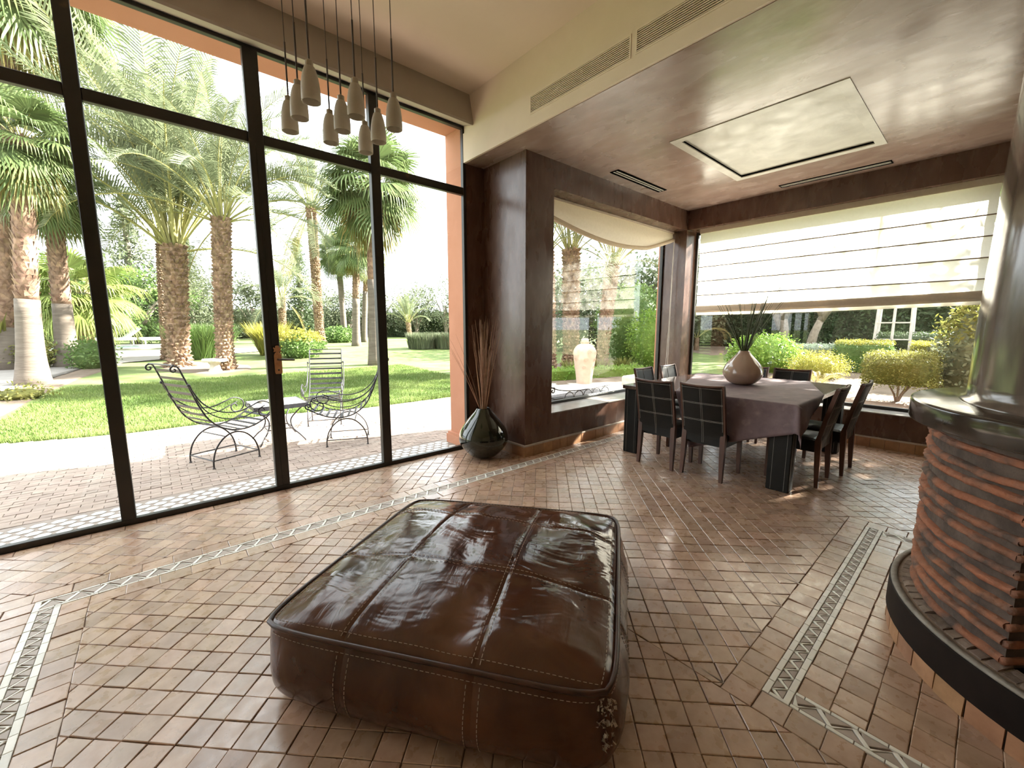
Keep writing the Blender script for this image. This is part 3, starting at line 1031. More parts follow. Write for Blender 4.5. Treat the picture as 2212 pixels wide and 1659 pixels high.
for c in (0.955,):
    run(lambda u: ptop(-0.95 + 1.9 * u, -c, 0.003), 62); run(lambda u: ptop(c, -0.95 + 1.9 * u, 0.003), 62)
    run(lambda u: ptop(-0.95 + 1.9 * u, c, 0.003), 62); run(lambda u: ptop(-c, -0.95 + 1.9 * u, 0.003), 62)
def sd(k, a, h):
    x, y, z = pside(k, a, h)
    nx, ny = [(0, -1), (1, 0), (0, 1), (-1, 0)][k]
    return (x + nx * 0.002, y + ny * 0.002, z)
for k in (0, 1):
    run(lambda u: sd(k, 0.03 + 0.94 * u, 0.93), 60)
    for sa in seams[1:3]:
        for o2 in (-0.018, 0.018):
            run(lambda u: sd(k, sa + o2, 0.08 + 0.84 * u), 16)
so = st.build('stitching', 'thread', pouf, local=True)
so['kind'] = 'stuff'
# torn front corner with frayed lining
tr = MB()
r2 = random.Random(3)
for q in range(90):
    h = r2.uniform(0.42, 0.97)
    sp = 0.035 * (1 - abs(h - 0.78) / 0.5)
    a = r2.uniform(-1, 1) * sp
    base = Vector(pside(0, 1 - abs(a), h)) if a < 0 else Vector(pside(1, abs(a), h))
    out = Vector((base.x, base.y, 0)).normalized()
    c = base + out * r2.uniform(0.0, 0.014)
    d1 = Vector((r2.gauss(0, 1), r2.gauss(0, 1), r2.gauss(0, 1))).normalized() * r2.uniform(0.006, 0.018)
    d2 = Vector((r2.gauss(0, 1), r2.gauss(0, 1), r2.gauss(0, 1))).normalized() * r2.uniform(0.004, 0.012)
    tr.add([c, c + d1, c + d1 + d2, c + d2 * 0.7 + out * 0.006], [(0, 1, 2, 3)])
tr.build('torn_lining', 'stuffing', pouf, local=True)

# ---- dining table
tx0, tx1, ty0, ty1, TZ = 4.20, 6.20, 1.05, 2.83, 0.82
table = thing('dining_table', (5.2, 1.94, 0), 'large dark square dining table with thick stitched leather legs under a mauve cloth', 'table')
MB().bevbox(tx0, tx1, ty0, ty1, TZ - 0.045, TZ, 0.004).build('table_top', mat('dark_glossy_table_wood', (0.05, 0.022, 0.012), (0.10, 0.045, 0.025), 6, 0.2, stretch=(1, 6, 1), coat=0.4), table)
MB().box(tx0 + 0.08, tx1 - 0.08, ty0 + 0.08, ty1 - 0.08, TZ - 0.10, TZ - 0.045).build('apron', 'darkwood', table)
for lx in (tx0 + 0.03, tx1 - 0.16):
    for ly in (ty0 + 0.015, ty1 - 0.20):
        lg = MB().bevbox(lx, lx + 0.13, ly, ly + 0.185, 0, TZ - 0.045, 0.006).build('leg', 'chairleather', table)
        w = MB()
        for f in (0.20, 0.78):
            for sgn, xx in ((-1, lx), (1, lx + 0.13)):
                w.box(min(xx, xx + sgn * 0.0015), max(xx, xx + sgn * 0.0015), ly + 0.185 * f - 0.0007, ly + 0.185 * f + 0.0007, 0.01, TZ - 0.06)
            for sgn, yy in ((-1, ly), (1, ly + 0.185)):
                w.box(lx + 0.13 * f - 0.0007, lx + 0.13 * f + 0.0007, min(yy, yy + sgn * 0.0015), max(yy, yy + sgn * 0.0015), 0.01, TZ - 0.06)
        w.build('seam_thread', 'whitethread', lg)

# ---- tablecloth, laid askew
ca = math.radians(19.3)
U, V = (math.cos(ca), math.sin(ca)), (-math.sin(ca), math.cos(ca))
O = (4.06, 0.69)
def cloth_pt(a, b):
    x = O[0] + U[0] * 2.55 * a + V[0] * 1.345 * b
    y = O[1] + U[1] * 2.55 * a + V[1] * 1.345 * b
    qx, qy = min(max(x, tx0), tx1), min(max(y, ty0), ty1)
    dx, dy = x - qx, y - qy
    d = math.hypot(dx, dy)
    if d < 1e-6:
        return (x, y, TZ + 0.004 + 0.0012 * nz3(x * 5, y * 5, 0))
    nx, ny = dx / d, dy / d
    along = qy if abs(nx) > abs(ny) else qx
    wav = (0.012 + 0.02 * d) * math.sin(along * 13 + 1.2) * min(1, d / 0.15)
    out = 0.010 + 0.03 * min(1, d / 0.3) + wav * 0.6
    corner = abs(nx) * abs(ny) * 2
    out += corner * 0.05
    return (qx + nx * out, qy + ny * out, TZ + 0.004 - max(0, d - 0.012))
tc_o = MB().grid(110, 64, cloth_pt).build('tablecloth', 'cloth', None, smooth=True, solid=0.003)
tag(tc_o, 'mauve brown tablecloth lying askew over the dining table', 'tablecloth')

# ---- dining chairs
def make_chair():
    root = thing('dining_chair', (0, 0, 0), 'x', 'chair', 'leather dining chairs around the table')
    hw = 0.213
    def back_x(z):           # back leg line leaning outwards above the seat
        t = max(0, (z - 0.42) / 0.54)
        return -0.215 - 0.115 * t ** 1.25
    for sy in (-1, 1):
        pts = [(-0.235, 0), (-0.225, 0.22), (-0.215, 0.42), (-0.222, 0.50)]
        q = MB()
        for (za, zb, wa, wb2) in ((0, 0.22, 0.030, 0.042), (0.22, 0.44, 0.042, 0.048), (0.44, 0.50, 0.048, 0.030)):
            xa = np.interp(za, [p[1] for p in pts], [p[0] for p in pts]); xb = np.interp(zb, [p[1] for p in pts], [p[0] for p in pts])
            vs = []
            for (z, x, w) in ((za, xa, wa), (zb, xb, wb2)):
                yo = sy * hw
                vs += [(x - w * .45, yo, z), (x + w * .55, yo, z), (x + w * .55, yo - sy * w, z), (x - w * .45, yo - sy * w, z)]
            fs = [(0, 1, 5, 4), (1, 2, 6, 5), (2, 3, 7, 6), (3, 0, 4, 7), (0, 3, 2, 1), (4, 5, 6, 7)]
            q.add(vs, fs)
        q.build('leg', 'darkwood', root, local=True)
        s = MB()
        for i in range(10):
            za, zb = 0.48 + i * 0.0475, 0.48 + (i + 1) * 0.0475
            vs = []
            for z in (za, zb):
                x = back_x(z)
                vs += [(x - 0.016, sy * hw, z), (x + 0.018, sy * hw, z), (x + 0.018, sy * (hw - 0.018), z), (x - 0.016, sy * (hw - 0.018), z)]
            s.add(vs, [(0, 1, 5, 4), (1, 2, 6, 5), (2, 3, 7, 6), (3, 0, 4, 7), (0, 3, 2, 1), (4, 5, 6, 7)])
        s.build('stile', 'darkwood', root, local=True)
        f = MB()
        vs = []
        for (z, w) in ((0, 0.030), (0.42, 0.042)):
            vs += [(0.205, sy * hw, z), (0.205 - w, sy * hw, z), (0.205 - w, sy * (hw - w), z), (0.205, sy * (hw - w), z)]
        f.add(vs, [(0, 1, 5, 4), (1, 2, 6, 5), (2, 3, 7, 6), (3, 0, 4, 7), (0, 3, 2, 1), (4, 5, 6, 7)])
        f.build('leg', 'darkwood', root, local=True)
    # padded seat and leather apron
    def seat(a, b):
        x, y = -0.205 + 0.425 * a, -0.205 + 0.41 * b
        e = min(a, 1 - a, b, 1 - b)
        return (x, y, 0.448 + 0.018 * min(1, e / 0.12) ** 0.6)
    sm2 = MB().grid(12, 12, seat)
    sm2.box(-0.205, 0.220, -0.205, 0.205, 0.405, 0.448)
    sm2.build('seat', 'chairleather', root, smooth=False, local=True)
    MB().box(-0.19, 0.20, -0.198, 0.198, 0.335, 0.405).build('apron', 'chairleather', root, local=True)
    # leather back, dished, running below the seat
    def bk(a, b, face):
        y = -hw + 0.017 + (2 * hw - 0.034) * a
        z = 0.365 + 0.575 * b
        dish = 0.020 * (1 - (2 * a - 1) ** 2)
        return (back_x(z) + face * 0.013 - dish * min(1, b * 1.5) - 0.004, y, z - (0.012 * (1 - (2 * a - 1) ** 2) if b > 0.99 else 0))
    q = MB()
    q.grid(10, 16, lambda a, b: bk(a, b, 1))
    q.grid(10, 16, lambda a, b: bk(a, b, -1), flip=True)
    for b in (0, 1):
        q.grid(10, 1, lambda a, c: bk(a, b, -1 + 2 * c), flip=(b == 0))
    back = q.build('backrest', 'chairleather', root, smooth=False, local=True)
    MB().tube([(back_x(0.948) - 0.018 * (1 - (2 * a / 10 - 1) ** 2), -hw + 2 * hw * a / 10, 0.950 - 0.012 * (1 - (2 * a / 10 - 1) ** 2)) for a in range(11)], 0.013, 6).build('top_rail', 'darkwood', root, local=True)
    w = MB()
    for face in (-1.12, 1.12):
        for b0 in (0.40, 0.70):
            for d in (-0.009, 0.009):
                w.tube([bk(0.0 + a / 12, b0 + d, face) for a in range(13)], 0.0011, 4)
        for d in (-0.018, 0.018):
            w.tube([bk(0.5 + d, b / 12, face) for b in range(13)], 0.0011, 4)
        for a0 in (0.02, 0.98):
            w.tube([bk(a0, 0.24 + 0.75 * b / 12, face) for b in range(13)], 0.0012, 4)
        w.tube([bk(a / 12, 0.965, face) for a in range(13)], 0.0012, 4)
    w.build('seam_thread', 'whitethread', back, local=True)
    return root
ch0 = make_chair()
GRP = 'leather dining chairs around the table'
H90 = math.pi / 2
spots = [((4.245, 2.265, 0), 0, 'black leather dining chair nearer the garden window, its stitched back towards the pouf'),
         ((4.275, 1.775, 0), 0, 'black leather dining chair with stitched back in front of the hanging tablecloth corner'),
         ((4.80, 1.17, 0), H90, 'black leather dining chair on the fireplace side, nearer the pouf'),
         ((5.375, 1.09, 0), H90, 'black leather dining chair on the fireplace side, nearer the white blind'),
         ((5.02, 2.74, 0), -H90, 'dining chair at the garden window, left one by the urn view'),
         ((5.66, 2.74, 0), -H90, 'dining chair at the garden window, next to the corner post'),
         ((6.01, 1.67, 0), math.pi, 'dining chair under the white blind, right of the beige vase'),
         ((6.01, 2.16, 0), math.pi, 'dining chair under the white blind, mostly hidden by the beige vase')]
for i, (l, r, lab) in enumerate(spots):
    if i == 0:
        ch0.location = l; ch0.rotation_euler = (0, 0, r); ch0['label'] = lab
    else:
        copy_tree(ch0, l, r, lab, GRP)

# ---- vases
def vase(name, loc, prof, material, label, inner=0.012):
    p = list(prof)
    rt, zt = p[-1]
    p += [(rt - inner * 0.5, zt + 0.004), (rt - inner, zt)]
    p += [(max(r - inner, 0.01), z) for r, z in prof[::-1][1:] if z > 0.03]
    p += [(0.0, 0.03)]
    o = MB().lathe([(0.0, 0.0)] + p, (0, 0, 0), 56).build(name, material, None, smooth=True)
    o.location = loc
    return tag(o, label, 'vase')
def interp_prof(keys, n=40):
    zs = [k[1] for k in keys]; rs = [k[0] for k in keys]
    # smooth Catmull-Rom through the keys
    out = []
    for i in range(len(keys) - 1):
        p0 = keys[max(i - 1, 0)]; p1 = keys[i]; p2 = keys[i + 1]; p3 = keys[min(i + 2, len(keys) - 1)]
        m2 = max(2, n // (len(keys) - 1))
        for k in range(m2):
            t = k / m2
            f = lambda a, b, c, d: 0.5 * (2 * b + (c - a) * t + (2 * a - 5 * b + 4 * c - d) * t * t + (3 * b - a - 3 * c + d) * t ** 3)
            out.append((f(p0[0], p1[0], p2[0], p3[0]), f(p0[1], p1[1], p2[1], p3[1])))
    out.append(keys[-1])
    return out
VB = (5.27, 1.895, TZ + 0.006)
vase('beige_vase', VB, interp_prof([(0.085, 0.0), (0.15, 0.03), (0.205, 0.10), (0.213, 0.16), (0.185, 0.235), (0.125, 0.31), (0.075, 0.365), (0.058, 0.395)]), 'vasebeige',
     'glossy pinkish beige teardrop vase on the dining table')
VK = (2.80, 3.745, 0.001)
vase('black_vase', VK, interp_prof([(0.10, 0.0), (0.17, 0.04), (0.262, 0.15), (0.285, 0.235), (0.255, 0.34), (0.175, 0.455), (0.105, 0.535), (0.078, 0.575)]), 'vaseblack',
     'big glossy black bulbous floor vase beside the glazed wall')

def bundle(name, loc, z0, neck, material, stems, label, cat, part):
    root = thing(name, loc, label, cat)
    for (az, lean, ln, bend, r) in stems:
        ca2, sa2 = math.cos(az), math.sin(az)
        nr = neck * 0.75 * min(1, lean / 0.2)
        P = []
        for i in range(9):
            t = i / 8
            # stems stand on the vase floor, cross the neck, then lean out
            if t < 0.0001:
                P.append((-ca2 * nr * 0.3, -sa2 * nr * 0.3, 0.04))
                continue
            h = z0 * 0.999 + (t - 0.125) / 0.875 * ln
            out = nr + lean * ln * max(0, (t - 0.125)) + bend * max(0, t - 0.125) ** 2 * ln
            P.append((ca2 * out, sa2 * out, h - abs(bend) * 0.5 * max(0, t - 0.3) ** 2.2 * ln))
        MB().tube(P, [r * (1.0 - 0.75 * i / 8) for i in range(9)], 5).build(part, material, root, local=True)
    return root
r3 = random.Random(5)
tw = []
for i in range(52):
    tw.append((r3.uniform(0, 2 * math.pi), abs(r3.gauss(0.05, 0.09)) + 0.01, r3.uniform(0.62, 1.05), r3.uniform(-0.04, 0.16), r3.uniform(0.0036, 0.0055)))
for a in (2.2, 2.6, 3.3, 2.9):
    tw.append((a, r3.uniform(0.30, 0.45), r3.uniform(0.8, 1.05), 0.12, 0.0026))
bundle('dry_twig_bundle', VK, 0.575, 0.062, 'twig', tw, 'bundle of thin reddish brown dry twigs standing in the black floor vase', 'twigs', 'twig')
rd = []
# camera-independent fan: the reeds spread mostly in one upright plane
for i in range(24):
    d = r3.choice([(-0.80, 0.10), (-0.80, 0.22), (2.35, 0.10), (-0.75, 0.36), (2.3, 0.42), (-0.8, 0.30), (2.3, 0.02)])
    rd.append((d[0] + r3.gauss(0, 0.35), abs(d[1] + r3.gauss(0, 0.05)), r3.uniform(0.42, 0.72), r3.uniform(0, 0.08), r3.uniform(0.0065, 0.0105)))
for i in range(18):
    d = r3.choice([(-0.78, 0.30), (2.3, 0.25), (-0.8, 0.5), (2.4, 0.55), (-0.8, 0.1)])
    rd.append((d[0] + r3.gauss(0, 0.5), abs(d[1] + r3.gauss(0, 0.08)), r3.uniform(0.70, 1.0), r3.uniform(0.05, 0.25), r3.uniform(0.003, 0.0045)))
bundle('green_reed_bundle', VB, 0.395, 0.045, 'reed', rd, 'spray of dark green reeds standing in the beige table vase', 'reeds', 'reed')

# ---- pendant lamps, three rows of three
gx, gy = (0.628, 0.830, 1.023), (2.102, 2.295, 2.476)
names = {(0, 0): 'frosted white pendant lamp hanging highest and nearest, top left of the cluster', (1, 0): 'frosted white pendant lamp in the middle of the upper row',
         (2, 0): 'frosted white pendant lamp at the far right of the cluster', (0, 1): 'frosted white pendant lamp second from the left, partly behind the largest one',
         (1, 1): 'frosted white pendant lamp in the centre of the cluster', (2, 1): 'frosted white pendant lamp against the steel mullion, right of the lowest one',
         (0, 2): 'frosted white pendant lamp at the far left of the cluster', (1, 2): 'frosted white pendant lamp left of the centre one, seen against the sky',
         (2, 2): 'frosted white pendant lamp hanging lowest in the picture'}
shp = interp_prof([(0.040, 0.0), (0.0405, 0.03), (0.038, 0.075), (0.031, 0.115), (0.022, 0.142)], 24)
for i, x in enumerate(gx):
    for j, y in enumerate(gy):
        t = thing('pendant_lamp', (x, y, 2.5), names[(i, j)], 'lamp', 'glass pendant lamps over the pouf')
        prof2 = [(r, z) for r, z in shp] + [(r - 0.003, z) for r, z in shp[::-1]]
        MB().lathe(prof2, (0, 0, 0), 28).build('lamp_shade', 'shade', t, smooth=True, local=True)
        MB().lathe([(0.0, 0.136), (0.017, 0.136), (0.017, 0.166), (0.008, 0.170), (0.004, 0.176), (0.0, 0.176)], (0, 0, 0), 16).build('socket', 'nickel', t, local=True)
        MB().lathe([(0.0, 0.045), (0.014, 0.052), (0.017, 0.075), (0.009, 0.11), (0.009, 0.136)], (0, 0, 0), 12).build('bulb', 'whitepaint', t, smooth=True, local=True)
        MB().tube([(0, 0, 0.17), (0, 0, 0.42)], 0.0042, 6).build('stem', 'cord', t, local=True)
        MB().tube([(0, 0, 0.42), (0, 0, ZM - 2.5 - 0.03)], 0.0024, 5).build('cable', 'cord', t, local=True)
can = MB().bevbox(0.56, 1.09, 2.03, 2.55, ZM - 0.035, ZM, 0.006).build('lamp_canopy', 'nickel')
tag(can, 'square metal ceiling plate carrying the pendant cables', 'ceiling plate')

# ---- air grilles in the cream wall
def grille(y0, y1, z0, z1, label):
    t = thing('air_grille', (WX - 0.014, (y0 + y1) / 2, z0), label, 'vent', 'slotted air grilles in the cream wall')
    MB().box(WX - 0.002, WX + 0.001, y0, y1, z0, z1).build('duct_back', 'blackmatte', t)  # black sheet painted for the shaded depth behind the slats
    q = MB()
    for (a, b, c, d) in ((y0 - 0.012, y1 + 0.012, z0 - 0.012, z0), (y0 - 0.012, y1 + 0.012, z1, z1 + 0.012), (y0 - 0.012, y0, z0, z1), (y1, y1 + 0.012, z0, z1)):
        q.box(WX - 0.020, WX - 0.012, a, b, c, d)
    q.build('frame', 'plaster', t)
    n = 10
    for i in range(n):
        z = z0 + (z1 - z0) * (i + 0.5) / n
        q = MB()
        h = (z1 - z0) / n * 0.24
        q.add([(WX - 0.018, y0, z - h), (WX - 0.018, y0, z + h), (WX - 0.004, y0, z + h + 0.004), (WX - 0.004, y0, z - h + 0.004),
               (WX - 0.018, y1, z - h), (WX - 0.018, y1, z + h), (WX - 0.004, y1, z + h + 0.004), (WX - 0.004, y1, z - h + 0.004)],
              [(0, 1, 2, 3), (7, 6, 5, 4), (0, 4, 5, 1), (1, 5, 6, 2), (2, 6, 7, 3), (3, 7, 4, 0)])
        q.build('slat', 'plaster', t)
grille(1.978, 3.043, 3.49, 3.632, 'cream slotted air grille in the upper wall, nearer the glazing')
grille(0.82, 1.915, 3.497, 3.642, 'cream slotted air grille in the upper wall, cut by the top of the picture')

# ---- recessed ceiling panel and slot diffusers
cp = thing('ceiling_panel', (5.0, 1.62, ZD - 0.006), 'pale grey plaster panel set into the brown dining ceiling', 'ceiling panel')
q = MB()
b = 0.085
for (a, c, d, e) in ((hx0, hx1, hy0, hy0 + b), (hx0, hx1, hy1 - b, hy1), (hx0, hx0 + b, hy0 + b, hy1 - b), (hx1 - b, hx1, hy0 + b, hy1 - b)):
    q.box(a, c, d, e, ZD - 0.006, ZD + 0.006)
q.build('border', 'panelgrey', cp)
MB().box(hx0 + b * 0.6, hx1 - b * 0.6, hy0 + b * 0.6, hy1 - b * 0.6, ZD + 0.022, ZD + 0.05).build('panel', 'panelgrey', cp)
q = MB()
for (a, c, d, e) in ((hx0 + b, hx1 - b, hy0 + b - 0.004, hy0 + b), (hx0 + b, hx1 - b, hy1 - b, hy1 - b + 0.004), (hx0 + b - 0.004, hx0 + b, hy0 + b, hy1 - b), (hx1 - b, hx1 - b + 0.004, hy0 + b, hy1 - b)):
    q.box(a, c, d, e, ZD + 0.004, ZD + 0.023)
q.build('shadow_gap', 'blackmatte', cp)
def diffuser(x0, x1, y0, y1, label):
    t = thing('ceiling_vent', ((x0 + x1) / 2, (y0 + y1) / 2, ZD - 0.008), label, 'vent')
    alongx = (x1 - x0) > (y1 - y0)
    w = 0.012
    q = MB()
    for (a, b2, c, d) in ((x0, x1, y0, y0 + w), (x0, x1, y1 - w, y1), (x0, x0 + w, y0 + w, y1 - w), (x1 - w, x1, y0 + w, y1 - w)):
        q.box(a, b2, c, d, ZD - 0.008, ZD - 0.0005)
    q.build('frame', 'blackmatte', t)
    MB().box(x0 + w, x1 - w, y0 + w, y1 - w, ZD - 0.002, ZD - 0.0008).build('slot_back', 'blackmatte', t)  # black sheet on the uncut ceiling, painted as the slots' dark depth
    for k in (0.34, 0.66):
        if alongx:
            yy = y0 + (y1 - y0) * k
            MB().box(x0 + w, x1 - w, yy - 0.009, yy + 0.009, ZD - 0.007, ZD - 0.003).build('blade', 'panelgrey', t)
        else:
            xx = x0 + (x1 - x0) * k
            MB().box(xx - 0.009, xx + 0.009, y0 + w, y1 - w, ZD - 0.007, ZD - 0.003).build('blade', 'panelgrey', t)
diffuser(4.38, 5.50, 3.12, 3.245, 'slotted ceiling vent above the garden window')
diffuser(6.47, 6.595, 0.94, 2.06, 'slotted ceiling vent above the white blind')

# ---- roman blinds
bl = thing('roman_blind', (6.86, 1.7, 1.69), 'wide cream roman blind half lowered over the right window', 'blind')
by0, by1 = 0.09, 3.255
zs = [3.0, 2.69, 2.47, 2.245, 2.02, 1.83]
for i in range(5):
    zt2, zb2 = zs[i], zs[i + 1]
    def fn(a, h, zt2=zt2, zb2=zb2, i=i):
        edge = 0.020 * (1 - (2 * h - 1) ** 2) * (1 if i else 0.4)
        y = by0 + (by1 - by0) * a
        if a < 0.001: y += edge * 0.6
        if a > 0.999: y -= edge * 0.6
        x = 6.86 - (0.018 if i else 0.006) * (1 - (2 * h - 1) ** 2) + 0.004 * nz3(y * 3, h * 2 + i * 3, 0)
        return (x, y, zb2 + (zt2 - zb2) * h)
    MB().grid(60, 8, fn).build('fabric_panel', 'fabric', bl, smooth=True)
for i in range(1, 5):
    MB().box(6.850, 6.862, by0 - 0.004, by1 + 0.004, zs[i] - 0.006, zs[i] + 0.006).build('rod_pocket', 'rod', bl)
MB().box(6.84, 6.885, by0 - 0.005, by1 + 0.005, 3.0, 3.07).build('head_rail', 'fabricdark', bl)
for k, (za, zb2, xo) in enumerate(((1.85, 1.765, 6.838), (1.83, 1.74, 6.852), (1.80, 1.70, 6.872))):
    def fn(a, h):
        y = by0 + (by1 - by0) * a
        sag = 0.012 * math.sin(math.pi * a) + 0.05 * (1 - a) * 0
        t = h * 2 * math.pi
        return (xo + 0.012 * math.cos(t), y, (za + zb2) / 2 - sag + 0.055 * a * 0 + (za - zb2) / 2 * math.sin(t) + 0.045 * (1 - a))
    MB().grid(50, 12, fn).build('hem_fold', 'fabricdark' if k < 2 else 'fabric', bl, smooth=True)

sw = thing('raised_blind', (5.0, 3.66, 2.6), 'cream roman blind pulled up into a sagging swag above the garden window', 'blind')
def topz(x): return 3.045
def depth(a):
    return 0.17 + 0.20 * math.sin(math.pi * min(1, a * 0.95 + 0.02)) - 0.09 * max(0, (a - 0.75) / 0.25)
def swag(a, h, off):
    x = 3.615 + (6.72 - 3.615) * a
    d = depth(a)
    fold = 0.02 * math.sin(h * 9 + off) * (0.4 + 0.6 * math.sin(math.pi * a)) * h
    return (x, 3.66 + off * 0.02 + fold - 0.05 * math.sin(math.pi * h) * math.sin(math.pi * a), topz(x) - d * h)
MB().grid(50, 18, lambda a, h: swag(a, h, 0)).build('fabric_panel', 'swagshaded', sw, smooth=True)
def hem(a, h):
    x = 3.615 + (6.72 - 3.615) * a
    t = h * 2 * math.pi
    d = depth(a)
    return (x, 3.645 + 0.028 * math.cos(t), topz(x) - d - 0.005 + 0.030 * math.sin(t))
MB().grid(50, 12, hem).build('hem_roll', 'swagshaded', sw, smooth=True)
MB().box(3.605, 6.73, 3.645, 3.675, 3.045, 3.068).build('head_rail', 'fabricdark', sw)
cd = MB().tube([(6.660, 3.60, 2.92), (6.665, 3.61, 2.4), (6.630, 3.60, 1.6), (6.590, 3.60, 0.80), (6.610, 3.60, 0.55), (6.650, 3.60, 0.80), (6.665, 3.605, 1.6), (6.675, 3.61, 2.4), (6.670, 3.60, 2.92)], 0.004, 6).build('pull_cord', 'whitecord', sw)

# ---- round fireplace
fp = thing('round_fireplace', (FP[0], FP[1], 0), 'round fireplace with ridged terracotta drum, black mantel slab and polished hood', 'fireplace')
def arc_ring(prof, a0, a1, segs, fn=None):
    q = MB()
    n = len(prof)
    for k in range(segs + 1):
        a = a0 + (a1 - a0) * k / segs
        for j, (r, z) in enumerate(prof):
            dr, dz = fn(j, a) if fn else (0, 0)
            q.v.append((FP[0] + (r + dr) * math.cos(a), FP[1] + (r + dr) * math.sin(a), z + dz))
    for k in range(segs):
        for j in range(n):
            a, b2 = k * n + j, k * n + (j + 1) % n
            q.f.append((a, b2, b2 + n, a + n))
    if abs(a1 - a0) < 2 * math.pi - 1e-3:
        q.f.append(tuple(range(n)))
        q.f.append(tuple(range(segs * n, segs * n + n))[::-1])
    return q
A0, A1 = math.radians(-128), math.radians(141)
nsk = 44
for i in range(nsk):
    a0 = 2 * math.pi * i / nsk + 0.004
    a1 = 2 * math.pi * (i + 1) / nsk - 0.004
    arc_ring([(0.84, 0.0), (0.874 + rnd.uniform(-0.003, 0.003), 0.0), (0.872, 0.086), (0.84, 0.086)], a0, a1, 3).build('skirting_tile', 'basetile', fp)
arc_ring([(0.30, 0.0), (0.868, 0.0), (0.868, 0.087), (0.879, 0.087), (0.878, 0.228), (0.868, 0.236), (0.30, 0.236)], 0, 2 * math.pi, 90).build('plinth_band', 'blackband', fp, smooth='auto')
arc_ring([(0.766, 0.230), (0.848, 0.230), (0.848, 0.240), (0.766, 0.250)], 0, 2 * math.pi, 90).build('hearth_bed', 'hearthbrick', fp)
arc_ring([(0.846, 0.230), (0.874, 0.234), (0.873, 0.242), (0.866, 0.245), (0.848, 0.246)], 0, 2 * math.pi, 90).build('plinth_rim', 'rimgrey', fp, smooth=True)
for i in range(30):
    a0 = math.radians(40) + math.radians(110) * i / 30 + 0.006
    a1 = math.radians(40) + math.radians(110) * (i + 1) / 30 - 0.006
    d = rnd.uniform(-0.008, 0.008); r0 = 0.795 + (0.02 if i % 2 else 0)
    arc_ring([(0.77, 0.236), (0.832 + d * 0.3, 0.236), (0.830, 0.246 + d * 0.4), (r0, 0.252 + d), (0.77, 0.262 + d)], a0, a1, 3).build('hearth_stone', 'hearthbrick', fp)
arc_ring([(0.52, 0.236), (0.783, 0.236), (0.787, 0.60), (0.792, 1.07), (0.52, 1.07)], A0, A1, 90, lambda j, a: (0.006 * nz3(a * 9, j * 3.0, 0) if j in (1, 2, 3) else 0, 0)).build('mortar_core', 'mortar', fp, smooth=False)
nc = 12
for i in range(nc):
    zc = 0.275 + i * 0.0675
    rr0 = 0.797 + 0.008 * i / nc
    sl = rnd.uniform(-0.010, 0.010); ph = rnd.uniform(0, 9)
    def fn(j, a, ph=ph, sl=sl, i=i):
        e = 0.008 * nz3(a * 4 + ph, i * 1.7, j * 0.3) + 0.007 * nz3(a * 22 + ph, i, j * 0.7)
        z2 = sl * math.sin(a * 2.1 + ph) + 0.008 * nz3(a * 5, i * 2.2, 5) + 0.004 * nz3(a * 17, i * 1.2, j * 0.5)
        return ((e if 0 < j < 8 else 0), z2)
    prof3 = [(0.71, zc - 0.020)] + [(rr0 - 0.020 + 0.029 * math.cos(math.radians(t)) ** 0.6, zc + 0.0165 * math.sin(math.radians(t)) - 0.004) for t in (-86, -60, -30, 0, 30, 60, 86)] + [(0.71, zc + 0.024)]
    cq = arc_ring(prof3, A0 + 0.004, A1 - 0.004, 170, fn)
    # the course turns the corner and runs on along the jamb of the opening
    ca_, sa_ = math.cos(A1), math.sin(A1)
    jr = []
    for kk in range(9):
        r_ = rr0 + 0.004 - 0.27 * kk / 8
        jr.append((FP[0] + r_ * ca_ - 0.004 * sa_, FP[1] + r_ * sa_ + 0.004 * ca_, zc - 0.004 + 0.004 * nz3(kk * 0.9, i * 1.3, 2)))
    cq.tube(jr, 0.014, 8)
    cq.build('tile_course', 'ridge', fp, smooth=True)
MB().lathe([(0.0, 1.070), (0.876, 1.070), (0.884, 1.073), (0.887, 1.080), (0.887, 1.158), (0.884, 1.166), (0.874, 1.170), (0.0, 1.170)], (FP[0], FP[1], 0), 110).build('mantel_slab', 'slab', fp, smooth=True)
fp.children[-1].modifiers.new('edge', 'EDGE_SPLIT').split_angle = math.radians(24)
MB().lathe([(0.725, 1.168), (0.722, 1.180), (0.703, 1.190), (0.702, 1.25), (0.699, 1.64), (0.688, 2.12), (0.676, 2.56), (0.66, 3.0), (0.63, ZM)], (FP[0], FP[1], 0), 96).build('hood', 'hood', fp, smooth=True)

# =================================================================== GARDEN
def Gz(r):
    return min(max((r - 8.5) * 0.035, 0.0), 0.55)
def gz(x, y):
    return Gz(math.hypot(x, y))
# ---- terrain with lawn
q = MB()
rings = [0.0, 4.0, 8.5, 10, 12, 14, 16, 18, 20, 22, 24.2, 26, 30, 36, 44, 60, 90, 150]
seg = 96
for r in rings:
    for k in range(seg):
        a = 2 * math.pi * k / seg
        q.v.append((r * math.cos(a), r * math.sin(a), Gz(r) - 0.03 - (0.08 if r < 8 else 0)))
for j in range(len(rings) - 1):
    for k in range(seg):
        a, b = j * seg + k, j * seg + (k + 1) % seg
        q.f.append((a, b, b + seg, a + seg))
ground = struct(q.build('ground', 'grass', None, smooth=True))

